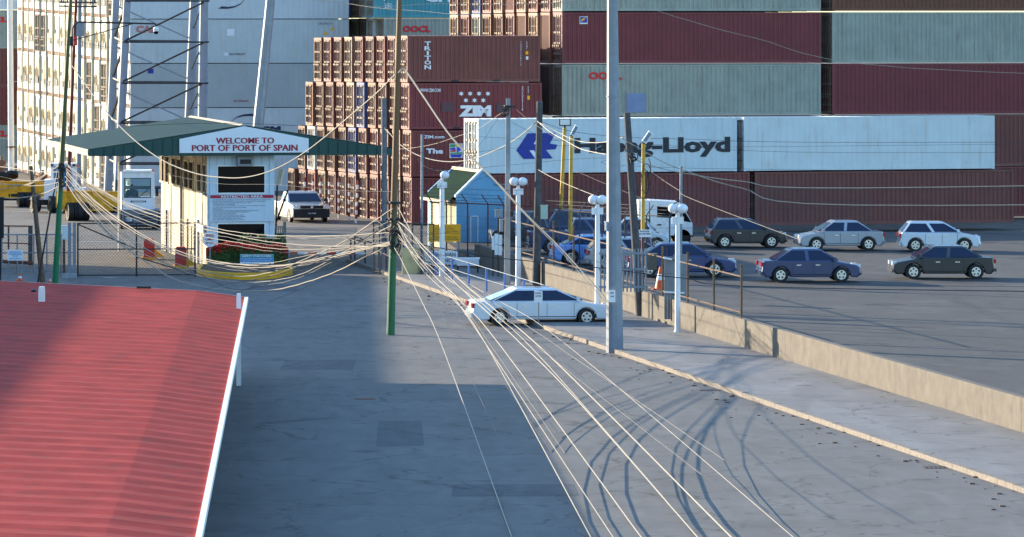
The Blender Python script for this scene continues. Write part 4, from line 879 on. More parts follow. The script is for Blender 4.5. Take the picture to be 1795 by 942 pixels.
# ---------------- fences ----------------
def meshpanel(mb, A, B, zb, zt, pitch=.15, r=.005):
    L = math.hypot(B[0]-A[0], B[1]-A[1]); h = zt-zb; u = ((B[0]-A[0])/L, (B[1]-A[1])/L)
    k = -h
    def pt(s_, z): return (A[0]+u[0]*s_, A[1]+u[1]*s_, z)
    while k < L:
        a = max(k, 0); b_ = min(k+h, L)
        if b_-a > .02:
            mb.cyl(pt(a, zb+(a-k)), pt(b_, zb+(b_-k)), r, n=3, cap=False); mb.cyl(pt(a, zt-(a-k)), pt(b_, zt-(b_-k)), r, n=3, cap=False)
        k += pitch
M['wire'] = mat('galvanised wire', (.07,.075,.08,1), .6, .2, var=.1)
def chainfence(name, lab, A, B, h, posts, cat='fence', rails=(0,1), z0=.08, barb=False, mt=None, lean=0, mesh=True, pr=.035, pitch=.15, wr=.005):
    r = thing(name, lab, cat, (A[0], A[1], 0), 0); mt = mt or M['galv']
    if mesh: c = MB(); meshpanel(c, A, B, z0, h, pitch, wr); part('wire_mesh', c, M['wire'], r)
    for t in posts:
        x, y = lerp(A[0],B[0],t), lerp(A[1],B[1],t); c = MB(); c.cyl((x,y,0), (x,y,h+.02), pr, n=8)
        if barb: c.cyl((x,y,h), (x+lean,y-.15,h+.45), pr*.8, n=6)
        part('post', c, mt, r)
    for t in rails:
        z = lerp(z0, h, t); c = MB(); c.cyl((A[0],A[1],z), (B[0],B[1],z), .028, n=6); part('rail', c, mt, r)
    if barb:
        c = MB()
        for q in (.25,.6,.95): c.cyl((A[0]+lean*q,A[1]-.15*q,h+.45*q), (B[0]+lean*q,B[1]-.15*q,h+.45*q), .012, n=4, cap=False)
        part('barbed_wire', c, M['wire'], r)
    return r
A, B = PG(-60, 479)[:2], PG(132, 478)[:2]
chainfence('mesh_fence', 'low chain-link fence at left behind the leaning brown post', A, B, 1.75, (0,.33,.47,.62,.74,.87,1), rails=(0,.5,1), mt=M['galv'])
A, B = PG(136.5, 486)[:2], PG(342, 485)[:2]
g2 = chainfence('mesh_gate', 'wide closed chain-link gate with dark frame and diagonal brace', A, B, 2.42, (0,.5,1), 'gate', rails=(0,.5,1), mt=M['dark'], pr=.04)
c = MB(); c.cyl((A[0],A[1]-.03,2.38), (lerp(A[0],B[0],.5),lerp(A[1],B[1],.5)-.03,1.25), .03); c.cyl((lerp(A[0],B[0],.5),lerp(A[1],B[1],.5)-.03,.9), (B[0],B[1]-.03,.1), .03); part('brace', c, M['dark'], g2)
gp = thing('gate_post', 'grey steel double gate post on concrete blocks left of the mesh gate', 'gate post', PG(128,487), 0)
for px in (122, 130.5): p = PG(px, 486); c = MB(); c.box(p[0]-.07,p[1]-.07,0,p[0]+.07,p[1]+.07,2.45); part('upright', c, M['galv'], gp)
for px in (116, 129): p = PG(px, 488); c = MB(); c.box(p[0]-.16,p[1]-.3,0,p[0]+.16,p[1],.22); part('footing', c, M['concrete'], gp)
box_on('meter_box', 'white metal box on posts left of the gate post', 'box', 109, 121, 397, 420, 240, M['white'], .3)
c = MB(); p = PG(112, 480); c.box(p[0]-.06, p[1], 0, p[0]+.06, p[1]+.1, zy(420, p[1])); single('wooden_post', c, M['woodbrown'], 'short brown wooden post under the white metal box', 'post')
# open gate leaf behind the left fence
A, B = PG(-30, 470)[:2], PG(57, 467)[:2]
og = thing('open_gate', 'rusty framed mesh gate leaf standing open behind the left fence', 'gate', (A[0],A[1],0), 0)
c = MB(); zt = zy(397, B[1]); c.box(B[0]-.2,B[1]-.06,0.05,B[0],B[1]+.06,zt); xm = P(15,0,B[1])[0]; c.box(xm-.04,B[1]-.04,.05,xm+.04,B[1]+.04,zt); part('upright', c, M['wood'], og)
c = MB(); c.cyl((A[0],A[1],.35), (B[0],B[1],.15), .09); c.cyl((A[0],A[1],1.2), (B[0],B[1],1.05), .03); c.cyl((A[0],A[1],zt+.1), (B[0],B[1],zt), .035); part('rail', c, M['rust'], og)
# black board edge at the far left
c = MB(); a, b_ = P(-6, 418, 232), P(6.5, 346, 232); c.box(a[0],232,a[2],b_[0],232.15,b_[2]); c.box(a[0]+.1,232.04,0,a[0]+.2,232.1,a[2]); single('dark_board', c, M['black'], 'dark board on a post at the far left edge', 'board')
# railing at the gate, dark posts
c0 = thing('pipe_railing', 'dark pipe railing beside the kerb, left of the central pole', 'railing', PG(640,470), 0)
pp = [(615,460),(622,457),(640,467),(664,473)]
for px, py in pp: p = PG(px, py); c = MB(); c.cyl(p, (p[0],p[1],zy(py-42,p[1])), .04); part('post', c, M['dark'], c0)
c = MB(); q = [PG(*a) for a in pp]; q = [(a[0],a[1],zy(b_[1]-42,a[1])) for a, b_ in zip(q, pp)]; c.cyl(q[1], q[3], .035); c.cyl(q[0], q[2], .035); part('rail', c, M['dark'], c0)
# fence from the central pole towards the hut
A, B = PG(655, 476, .13)[:2], PG(760, 482, .13)[:2]
chainfence('mesh_fence', 'dark mesh fence between the central pole and the pedestrian sign', A, B, 2.4, (0,.1,.2,.35,.5,.65,.8,1), rails=(.02,1), mt=M['wood'])
A, B = (4.1, 247), (8.9, 241.5)
chainfence('barbed_fence', 'tall mesh fence with angled barbed wire arms before the blue hut', A, B, 3.05, (.02,.16,.36,.55,.70,.84,.98), rails=(.01,1), mt=M['rust'], barb=True, lean=-.30)
# fence on the low wall
A, B = (wx(240)+.12, 240), (wx(188)+.12, 188)
chainfence('wall_fence', 'rusty post fence with rails on top of the low beige wall', A, B, 3.0, [k/11 for k in range(12)], rails=(.42,.86), mt=M['woodbrown'], mesh=False, pr=.045)
c = MB(); meshpanel(c, (9.5, 262), (26, 258), .5, 3.3, pitch=.16); single('far_mesh', c, M['wire'], 'tall wire mesh along the back of the car park', 'fence')
chainfence('barbed_fence', 'dark barbed wire topped fence between the concrete pole and the parked cars', (8.9,241.4), (14.5,233.5), 2.9, (0,.17,.33,.5,.67,.83,1), rails=(1,), mt=M['wood'], barb=True, lean=.3, z0=.5, pitch=.42, wr=.004)
# palisade
pf = thing('palisade_fence', 'grey steel bar fence on the wall either side of the thickest pole', 'fence', P(1073, 500, 204)[:2]+(1.0,), 0); Z = 204.0
for k in range(13):
    px = 1053+k*6.6; c = MB(); a, b_ = P(px, 512, Z), P(px, 436+(k % 2), Z); c.box(a[0]-.03,Z-.02,a[2],a[0]+.03,Z+.02,b_[2]); part('bar', c, M['galv'], pf)
for py in (444, 472, 503): a, b_ = P(1050,py,Z-.05), P(1136,py,Z-.05); c = MB(); c.box(a[0],Z-.06,a[2]-.05,b_[0],Z-.02,a[2]+.03); part('rail', c, M['galv'], pf)
wg = thing('boarded_gate', 'grey boarded gate with a pale top rail at the right by the cone', 'gate', P(1180, 530, 200)[:2]+(.4,), 0); Z = 200.0
for k in range(7):
    px = 1164.5+k*5.6; a, b_ = P(px, 560, Z), P(px+5.2, (451 if k < 3 else 446)+random.uniform(-1,1), Z); c = MB(); c.box(a[0],Z,a[2],b_[0],Z+.04,b_[2]); part('board', c, M['gatepanel'], wg)
c = MB(); a, b_ = P(1163,452,Z-.05), P(1178,455,Z-.05); c.bar(a, b_, .05, .07); c.bar(P(1164,512,Z-.05), P(1200,514,Z-.05), .05, .06); part('rail', c, M['white'], wg)
# blue handrail on the walkway
hr = thing('blue_handrail', 'blue handrail with sunlit top rail along the walkway behind the kerb', 'handrail', (kx(225)+1.8, 225, .13), 0)
hp = [(kx(Z)+1.9, Z) for Z in (246, 241.5, 237, 232.5, 228, 223.5, 219, 214.5, 210)]
for x, y in hp: c = MB(); c.cyl((x,y,.13), (x,y,1.12), .05, n=8); part('post', c, M['railblue'], hr)
for z in (1.12, .62): c = MB(); c.tube([(x,y,z) for x, y in hp], .017, 6); part('rail', c, M['galv'], hr)
# bollards & clutter on walkway
tb = thing('inspection_table', 'white-topped table standing by the pedestrian entrance', 'table', PG(820, 476, .13), 0)
a = PG(820, 478, .13); c = MB(); c.box(a[0]-.55,a[1]-.3,.75,a[0]+.55,a[1]+.3,.8); c.box(a[0]-.5,a[1]-.32,.45,a[0]+.5,a[1]-.28,.78); part('tabletop', c, M['white'], tb)
for sx in (-.45,.45):
    for sy in (-.25,.25): c = MB(); c.box(a[0]+sx-.03,a[1]+sy-.03,.13,a[0]+sx+.03,a[1]+sy+.03,.75); part('leg', c, M['dark'], tb)
c = MB(); a = PG(728, 480, .13); c.box(a[0]-.6,a[1]-.2,.13,a[0]+.4,a[1]+.3,1.25); c.box(a[0]-.64,a[1]-.22,1.25,a[0]+.44,a[1]+.32,1.3); single('cream_cabinet', c, mat('cream cabinet paint', (.62,.50,.24,1), .7, dirt=GRIME, dirt_amt=.3), 'cream cabinet behind the mesh fence left of the pedestrian sign', 'cabinet')
# traffic cones
def cone(px, pyb, h, lab, z=0, wid=1.0):
    p = PG(px, pyb, z); r = thing('traffic_cone', lab, 'traffic cone', p, 0, 'traffic cones'); x, y = p[0], p[1]; w = h*.24*wid
    c = MB(); rr = lambda t: lerp(w, w*.22, t); c.cyl((x,y,z+.04), (x,y,z+h), rr(0), rr(1), n=16); part('body', c, M['orange'], r, smooth=True)
    c = MB(); c.cyl((x,y,z+h*.42), (x,y,z+h*.69), rr(.42)+.008, rr(.69)+.008, n=16); part('reflective_band', c, M['white'], r, smooth=True)
    c = MB(); c.box(x-w*1.45,y-w*1.3,z,x+w*1.45,y+w*1.3,z+.04); part('foot', c, M['orange'], r)
cone(1158, 508, .95, 'orange traffic cone with white bands beside the boarded gate', .42, 1.1); cone(35, 493, .32, 'small pale cone behind the red roof at the left', 0, 1.6); cone(88, 495.5, .2, 'tiny orange cone beside the foot of the green pole', 0, 1.3)
# ---------------- vehicles ----------------
def wheel(mb_par, x, y, r, w, side):
    """wheel with its axle along local y"""
    c = MB(); c.cyl((x, y-w/2, r), (x, y+w/2, r), r, n=20)
    t = part('wheel', c, M['black'], mb_par); ys = y+side*(w/2+.004)
    c = MB(); c.cyl((x, y+side*w*.3, r), (x, ys, r), r*.62, n=16); rm_ = part('rim', c, M['chrome'], t)
    for k in range(5):
        a = 2*pi*k/5+.3; c2 = MB(); c2.cyl((x+cos(a)*r*.38, ys, r+sin(a)*r*.38), (x+cos(a)*r*.38, ys+side*.006, r+sin(a)*r*.38), r*.13, n=6)
        if k == 0: acc = c2
        else: acc.add(c2.v, c2.f)
    part('rim_opening', acc, M['black'], t)
    return t
def carpaint(col, nm):
    m = mat(nm, col, .3, .15, var=.03, spec=.6); b = m.node_tree.nodes['Principled BSDF']; b.inputs['Coat Weight'].default_value = 1; b.inputs['Coat Roughness'].default_value = .06; return m
def car(lab, loc, yaw, L, W, paint, kind='saloon', group='cars in the car park', cat='car', wh=.32, Hs=1.45, clad=None):
    """local x runs from tail (0) to nose (L); y across, centred"""
    r = thing('parked_car' if kind != 'pickup' else 'pickup_truck', lab, cat, loc, R(yaw), group, world=False); w = W/2
    g_ = .22
    bl = .93 if kind != 'pickup' else 1.12
    if kind == 'saloon': body = [(0,.45),(.04*L,g_),(.97*L,g_),(L,.4),(.995*L,.62),(.96*L,.74),(.74*L,bl-.01),(.17*L,bl+.03),(.02*L,bl)]; cab = (.12,.30,.60,.78)
    elif kind == 'hatch': body = [(0,.45),(.03*L,g_),(.97*L,g_),(L,.4),(.995*L,.65),(.95*L,.78),(.76*L,bl),(.02*L,bl+.02)]; cab = (.02,.12,.56,.78)
    else: body = [(0,.6),(.01*L,.42),(.97*L,.34),(L,.45),(.995*L,.88),(.965*L,.99),(.72*L,bl),(.32*L,bl),(.315*L,1.1),(0,1.1)]; cab = (.33,.37,.55,.71)
    def arch(poly):            # wheel arches in the lower edge
        out = []; 
        for k, p in enumerate(poly):
            out.append(p)
            q = poly[(k+1) % len(poly)]
            if k == 1:
                for cx_ in (.19*L, .80*L):
                    for j in range(9):
                        a = pi-pi*j/8; out.append((cx_+cos(a)*wh*1.22, g_+.02+max(0, sin(a))*wh*1.35))
        return out
    bp = arch(body); c = MB(); n = len(bp); cx0 = sum(p[0] for p in bp)/n; cz0 = .6; vs = []
    for y, s_ in ((-w,.985),(-w+.07,1),(w-.07,1),(w,.985)):
        for (x, z) in bp: vs.append((cx0+(x-cx0)*s_, y, cz0+(z-cz0)*(s_ if z > .5 else 1)))
    fs = [tuple(range(n)), tuple(range(4*n-1, 3*n-1, -1))]
    for k in range(3): fs += [(k*n+j, (k+1)*n+j, (k+1)*n+(j+1) % n, k*n+(j+1) % n) for j in range(n)]
    c.add(vs, fs); bo = part('body', c, paint, r); bv = bo.modifiers.new('b', 'BEVEL'); bv.width = .05; bv.segments = 2; bv.angle_limit = R(50)
    for s_ in (-1, 1):
        k = MB()
        for xs in (.34*L if kind == 'pickup' else .31*L, .52*L, .71*L): k.box(xs, s_*w-.004, .34, xs+.015, s_*w+.004, bl-.06)
        k.box(.22*L, s_*w-.004, .33, .72*L, s_*w+.006, .36); part('door_seam', k, M['black'], r)
        for xs in (.35*L, .54*L): k = MB(); k.box(xs, s_*w-.01, bl-.2, xs+.2, s_*w+.03, bl-.16); part('door_handle', k, paint if kind == 'pickup' else M['chrome'], r)
    # cabin: lower ring and roof ring
    xa, xb, xc, xd = [t*L for t in cab]; wi = w-.20; zr = Hs
    c = MB(); lo = [(xa,-w+.06),(xd,-w+.06),(xd,w-.06),(xa,w-.06)]; hi = [(xb,-wi),(xc,-wi),(xc,wi),(xb,wi)]
    c.add([(x,y,bl-.02) for x,y in lo]+[(x,y,zr-.05) for x,y in hi], [(0,1,5,4),(1,2,6,5),(2,3,7,6),(3,0,4,7)])
    m1 = [(x,y,zr-.05) for x,y in hi]; xm = (xb+xc)/2; m2 = [(xm+(x-xm)*.86, y*.86, zr) for x,y in hi]
    c.add(m1+m2, [(0,1,5,4),(1,2,6,5),(2,3,7,6),(3,0,4,7),(4,5,6,7)]); cabo = part('cabin', c, paint, r); bv = cabo.modifiers.new('b', 'BEVEL'); bv.width = .06; bv.segments = 3; bv.angle_limit = R(20)
    def quadpane(nm, a, b_, c2, d, sh=.06, off=(0,0,0)):
        ctr = [sum(q[i] for q in (a,b_,c2,d))/4 for i in range(3)]
        qs = [[q[i]+(ctr[i]-q[i])*sh+off[i] for i in range(3)] for q in (a,b_,c2,d)]
        k = MB(); k.add([tuple(q) for q in qs]+[tuple(q[i]-off[i]*3 for i in range(3)) for q in qs], [(0,1,2,3),(7,6,5,4),(0,1,5,4),(1,2,6,5),(2,3,7,6),(3,0,4,7)]); part(nm, k, M['bluglass'], cabo)
    zb_, zt = bl+.02, zr-.08
    quadpane('windscreen', (xd,-w+.1,zb_), (xd,w-.1,zb_), (xc,wi,zt), (xc,-wi,zt), .07, (.02,0,.01))
    quadpane('rear_window', (xa,-w+.1,zb_), (xa,w-.1,zb_), (xb,wi,zt), (xb,-wi,zt), .09, (-.02,0,.01))
    xm0 = lerp(xa,xd,.52); xm1 = lerp(xb,xc,.5)
    for s_ in (-1, 1):
        y0, y1 = s_*(w-.06), s_*wi
        quadpane('side_window', (xa+.12,y0,zb_), (xm0-.05,y0,zb_), (xm1-.05,y1,zt), (xb+.03,y1,zt), .05, (0,s_*.012,0))
        quadpane('side_window', (xm0+.05,y0,zb_), (xd-.14,y0,zb_), (xc-.04,y1,zt), (xm1+.05,y1,zt), .05, (0,s_*.012,0))
        wheel(r, .19*L, s_*(w-.10), wh, .2, s_); wheel(r, .80*L, s_*(w-.10), wh, .2, s_)
        k = MB(); k.box(L*.955, s_*(w-.40)-.18, .60 if kind != 'pickup' else .80, L+.0, s_*(w-.40)+.22*1, .76 if kind != 'pickup' else 1.0); part('headlight', k, M['lampglass'] if kind != 'pickup' else M['chrome'], r)
        k = MB(); zt_ = bl-.02; k.box(-.012, s_*(w-.22)-.17, zt_-.22, .10, s_*(w-.22)+.20, zt_-.04); part('taillight', k, M['tail'], r)
        k = MB(); k.box(xd-.30, s_*(w+.02)-.0, bl+.02, xd-.18, s_*(w+.17), bl+.17); part('wing_mirror', k, M['black'] if kind == 'pickup' else paint, r)
    k = MB(); k.box(L-.02, -w+.12, .30, L+.03, w-.12, .48 if kind != 'pickup' else .75); part('front_bumper', k, clad or paint, r)
    k = MB(); k.box(-.04, -w+.10, .32, .03, w-.10, .50); part('rear_bumper', k, clad or paint, r)
    return r
silver = carpaint((.50,.49,.46,1), 'pale silver paint'); dnavy = carpaint((.025,.04,.12,1), 'dark navy paint'); blk = carpaint((.018,.018,.024,1), 'black car paint')
skyb = carpaint((.14,.34,.80,1), 'light blue car paint'); whp = carpaint((.62,.68,.74,1), 'white car paint'); mid = carpaint((.02,.045,.16,1), 'mid blue car paint'); slv = carpaint((.34,.36,.40,1), 'silver car paint')
# pickup facing the street, by the red-brown stack
p0 = PG(549, 391)
pk = car('pale gold pickup with black bumper facing the gate, beside the gatehouse', (p0[0]-1.30, p0[1]+5.15, 0), -76.5, 5.2, 2.16, carpaint((.66,.63,.55,1), 'pale gold paint'), 'pickup', None, 'pickup truck', .38, 1.70, M['black'])
k = MB(); k.box(5.17,-.66,.80,5.235,.66,.97); gr = part('grille', k, M['black'], pk); k = MB(); k.cyl((5.235,0,.89), (5.25,0,.89), .075, n=12); part('badge', k, M['chrome'], gr)
k = MB(); k.box(5.15,-1.04,.30,5.20,1.04,.78); part('lower_bumper', k, M['black'], pk)
k = MB(); k.box(5.235,-.26,.47,5.25,.26,.58); pl_ = part('number_plate', k, M['dark'], pk)
lettering('lettering', 'TCJ 7083', (5.252,-.23,.49), (0,1,0), .46, .07, M['whitetext'], pl_, bold=.04)
# cars in the car park (seen from the side)
def sidecar(lab, px0, px1, pyb, paint, kind, flip, yaw=0, Hs=1.45, wh=.33, z=.42, W=2.0, py_is=None):
    Z = ZG(pyb, z)+W/2; L = (px1-px0)*Z/F; x0 = (px0-CX)*Z/F
    if flip: return car(lab, (x0+L, Z, z), 180+yaw, L, W, paint, kind, Hs=Hs, wh=wh)
    return car(lab, (x0, Z, z), yaw, L, W, paint, kind, Hs=Hs, wh=wh)
sidecar('dark car half hidden behind the dark wooden pole, red tail lamp showing', 858, 962, 432, blk, 'hatch', True, 3, 1.72, z=.42)
sidecar('dark hatchback with long arched roofline, farthest of the parked row', 950, 1128, 430, dnavy, 'hatch', False, 2, 1.72)
sidecar('navy pickup with open bed parked behind the light blue saloon', 925, 1140, 447, dnavy, 'pickup', False, 2, 1.72, .4)
sidecar('light blue saloon with red tail lamp, behind the rusty post fence', 966, 1130, 466, skyb, 'saloon', False, 3, 1.38, .36)
sidecar('silver and black hatchback, sunlit tail towards the light blue saloon', 1028, 1190, 474, slv, 'hatch', False, 3, 1.45, .35)
sidecar('mid blue saloon with long side windows near the boarded gate', 1098, 1288, 487, mid, 'saloon', False, 0, 1.50, .36)
sidecar('white-roofed car between the leaning pole and the truck cab', 1060, 1175, 441, whp, 'saloon', False, -4, 1.62, .33)
for lab_, a_, b_, y_, pt_, kd_, fl_ in (('dark hatchback at the right beyond the boarded gate, nearest the containers', 1240, 1375, 436, blk, 'hatch', False), ('silver saloon parked right of the truck in the far row', 1395, 1545, 440, slv, 'saloon', True),
    ('white hatchback near the right edge in the far row of the car park', 1575, 1715, 442, whp, 'hatch', False), ('navy saloon parked beyond the boarded gate on the right', 1330, 1505, 496, dnavy, 'saloon', False), ('black saloon at the right edge of the near parked row', 1560, 1740, 490, blk, 'saloon', True)):
    sidecar(lab_, a_, b_, y_, pt_, kd_, fl_, random.uniform(-4, 5))
# white saloon in the street
Z = 202.5; x0 = (822-CX)*Z/F; L = 252*Z/F
car('white saloon in the street, its pale roof at the foot of the dark poles', (x0, Z, 0), 6, L, 2.1, whp, 'saloon', None, 'car', .33, 1.43)
# truck with a white cab on the right
tk = thing('box_truck', 'white truck cab with dark side window behind the rightmost globe lamp', 'truck', PG(1160, 432, .42), 0); Z = ZG(432, .42)
def X_(px): return (px-CX)*Z/F
def Z_(py): return zy(py, Z)
c = MB(); c.prism([(X_(1141),Z_(413)),(X_(1214),Z_(413)),(X_(1214),Z_(392)),(X_(1196),Z_(360)),(X_(1188),Z_(354.5)),(X_(1139),Z_(351.5))], 1, Z, Z+2.2); cb = part('cab', c, M['white'], tk)
c = MB(); c.prism([(X_(1152),Z_(381)),(X_(1188),Z_(383)),(X_(1186),Z_(365)),(X_(1152),Z_(362))], 1, Z-.01, Z+.01); part('side_window', c, M['glass'], cb)
c = MB(); c.prism([(X_(1197),Z_(388)),(X_(1212),Z_(390)),(X_(1196),Z_(364))], 1, Z-.012, Z+.2); part('windscreen', c, M['glass'], cb)
c = MB(); c.box(X_(1152),Z-.04,Z_(395.5),X_(1159),Z-.0,Z_(393)); part('door_handle', c, M['dark'], cb)
c = MB(); c.box(X_(1120),Z,Z_(412),X_(1138),Z+2.2,Z_(352)); c.box(X_(1133.5),Z-.02,Z_(406),X_(1138.5),Z+.1,Z_(384), 1); part('front_body', c, [M['white'], M['dark']], tk)
c = MB(); c.box(X_(1060),Z+.3,Z_(416),X_(1216),Z+1.9,Z_(412)); part('chassis', c, M['dark'], tk)
for px in (1085, 1196):
    for s_, yy in ((-1, Z+.12), (1, Z+2.0)):
        c = MB(); c.cyl((X_(px),yy-.12,.42+.42), (X_(px),yy+.12,.42+.42), .42, n=18); part('wheel', c, M['black'], tk)
for k, px in enumerate((1155, 1167, 1181)):
    q = PG(px, 422, .42); c = MB(); c.cyl((q[0],q[1],.42), (q[0],q[1],zy(403,q[1])), .10, n=10); c.cyl((q[0],q[1],zy(410,q[1])), (q[0],q[1],zy(408,q[1])), .105, n=10, m=1)
    single('bollard', c, [M['kerbyel'], M['dark']], f'yellow bollard, {ORD[k]} from the left, in front of the white truck cab', 'bollard', 'yellow bollards')
# terminal tractor facing the street
tt_ = thing('terminal_tractor', 'white terminal tractor with a driver facing the mesh gate', 'terminal tractor', PG(243, 404), 0); Z = ZG(402)
sw = Z/F
def bxp(mb, px0, px1, py0, py1, y0, y1, m=0): mb.box(X_(px0), y0, Z_(py1), X_(px1), y1, Z_(py0), m)
# cab shell with open windows, slightly wider at its foot
c = MB(); bxp(c, 213, 268, 302, 313, Z, Z+2.0); bxp(c, 215, 270, 346.5, 368, Z, Z+2.0); bxp(c, 213, 217.5, 313, 346.5, Z, Z+.12); bxp(c, 264.5, 269, 313, 346.5, Z, Z+.12)
bxp(c, 213, 217, 313, 346.5, Z+1.85, Z+2.0); bxp(c, 264.5, 269, 313, 346.5, Z+1.85, Z+2.0)
c.add([(X_(213),Z,Z_(368)),(X_(206),Z+2.0,Z_(366)),(X_(206),Z+2.0,Z_(303)),(X_(213),Z,Z_(302)),(X_(207),Z+2.0,Z_(303)),(X_(207),Z+2.0,Z_(366))], [(0,1,2,3)])
cb = part('cab', c, M['white'], tt_)
c = MB(); c.prism([(X_(213),Z_(302)),(X_(268),Z_(302)),(X_(265),Z_(299)),(X_(218),Z_(299))], 1, Z-.1, Z+2.05); part('cab_roof', c, M['white'], cb)
gl = bpy.data.materials.new('clear glass'); gl.use_nodes = True; b_ = gl.node_tree.nodes['Principled BSDF']; b_.inputs['Base Color'].default_value = (.45,.62,.66,1); b_.inputs['Transmission Weight'].default_value = .9; b_.inputs['Roughness'].default_value = .02; b_.inputs['IOR'].default_value = 1.05
c = MB(); bxp(c, 217.5, 264.5, 313, 346.5, Z+.04, Z+.05); part('windscreen', c, gl, cb)
for px in (217.5, 264): c = MB(); bxp(c, px-.6, px+.6, 312, 347, Z-.01, Z+.0); part('windscreen_seal', c, M['dark'], cb)
c = MB(); bxp(c, 217, 265, 312.2, 313.4, Z-.012, Z); bxp(c, 217, 265, 346, 347, Z-.012, Z); part('windscreen_seal', c, M['dark'], cb)
c = MB(); c.cyl((X_(242),Z-.05,Z_(347)), (X_(260),Z-.05,Z_(332)), .02, n=5); part('wiper', c, M['dark'], cb)
c = MB(); bxp(c, 229, 256, 352, 355, Z-.015, Z); lp = part('name_strip', c, M['dark'], cb); lettering('lettering', 'TERBERG', (X_(231),Z-.016,Z_(354.6)), (1,0,0), X_(254)-X_(231), Z_(352.5)-Z_(354.6), M['whitetext'], lp, bold=.03)
c = MB(); bxp(c, 214, 277, 367.5, 394, Z-.5, Z+2.3); hd_ = part('bumper', c, mat('slate grey paint', (.13,.16,.19,1), .5, dirt=GRIME), tt_)
c = MB(); bxp(c, 219, 234, 378, 390, Z-.52, Z-.5); np_ = part('number_plate', c, M['dark'], hd_); lettering('lettering', 'TTD80', (X_(220.5),Z-.52,Z_(388)), (1,0,0), X_(232.5)-X_(220.5), Z_(381)-Z_(388), M['whitetext'], np_, bold=.04)
for py in (377, 382, 387): c = MB(); bxp(c, 246, 274, py-1, py+1, Z-.53, Z-.5); part('grille_slot', c, M['black'], hd_)
c = MB(); bxp(c, 216, 275, 394, 398, Z-.3, Z+2.0); part('chassis', c, M['black'], tt_)
for px in (218, 273):
    c = MB(); c.cyl((X_(px)-.22,Z+.3,.5), (X_(px)+.22,Z+.3,.5), .5, n=20); part('wheel', c, M['black'], tt_)
c = MB(); bxp(c, 204, 209, 315, 333, Z-.3, Z-.2); part('wing_mirror', c, M['black'], tt_); c = MB(); bxp(c, 272, 277, 330, 345, Z+.5, Z+.6); part('wing_mirror', c, M['dark'], tt_)
c = MB(); c.cyl((X_(267),Z+.4,Z_(304)), (X_(267),Z+.4,Z_(300)), .03); c.cyl((X_(267),Z+.4,Z_(301.5)), (X_(267),Z+.4,Z_(297.5)), .09, .07, n=10, m=1); part('beacon', c, [M['dark'], M['orange']], tt_)
# driver: one continuous skinned body, seated behind the windscreen
def person(lab, joints, edges, loc, mats, nm='person', head=None):
    me = bpy.data.meshes.new(nm); me.from_pydata([j[0] for j in joints], edges, []); o = bpy.data.objects.new(nm, me); COL.objects.link(o)
    md = o.modifiers.new('s', 'SKIN'); sk = me.skin_vertices[0].data
    for k, j in enumerate(joints): sk[k].radius = (j[1], j[1] if len(j) < 3 else j[2]); 
    sk[0].use_root = True
    s2 = o.modifiers.new('d', 'SUBSURF'); s2.levels = 1; s2.render_levels = 1
    ev = bpy.data.meshes.new_from_object(o.evaluated_get(bpy.context.evaluated_depsgraph_get())); o.modifiers.clear(); o.data = ev
    ev.materials.clear(); ev.materials.append(mats[0]); ev.materials.append(mats[1])
    for p_ in ev.polygons: p_.use_smooth = True; p_.material_index = 1 if p_.center.z > 1.12-.55+.0 and abs(p_.center.x) < .16 and p_.center.z > .62 else 0
    o.location = loc; o['label'] = lab; o['category'] = 'person'; return o
shirt = mat('dark work shirt', (.04,.05,.07,1), .8); skin = mat('brown skin', (.16,.085,.05,1), .6)
J = [((0,0,.0),.17),((0,-.02,.25),.19),((0,-.02,.48),.17),((0,-.03,.60),.07),((0,-.04,.70),.085),((0,-.05,.82),.10),((0,-.04,.90),.06),
     ((-.24,-.02,.48),.075),((-.34,-.12,.22),.055),((-.22,-.42,.16),.042),((-.18,-.52,.18),.04),((.24,-.02,.48),.075),((.34,-.12,.22),.055),((.22,-.42,.16),.042),((.18,-.52,.18),.04),
     ((-.12,-.2,.0),.09),((-.15,-.5,.02),.08),((-.15,-.55,-.38),.06),((.12,-.2,.0),.09),((.15,-.5,.02),.08),((.15,-.55,-.38),.06)]
E_ = [(0,1),(1,2),(2,3),(3,4),(4,5),(5,6),(2,7),(7,8),(8,9),(9,10),(2,11),(11,12),(12,13),(13,14),(0,15),(15,16),(16,17),(0,18),(18,19),(19,20)]
person('driver in a dark shirt seated behind the tractor windscreen', J, E_, (X_(230), Z+1.05, Z_(352)), (shirt, skin))
c = MB(); x = X_(230); c.box(x-.28,Z+1.15,Z_(368),x+.28,Z+1.30,Z_(334)); c.box(x-.28,Z+.7,Z_(357),x+.28,Z+1.2,Z_(354)); part('seat', c, M['black'], tt_)
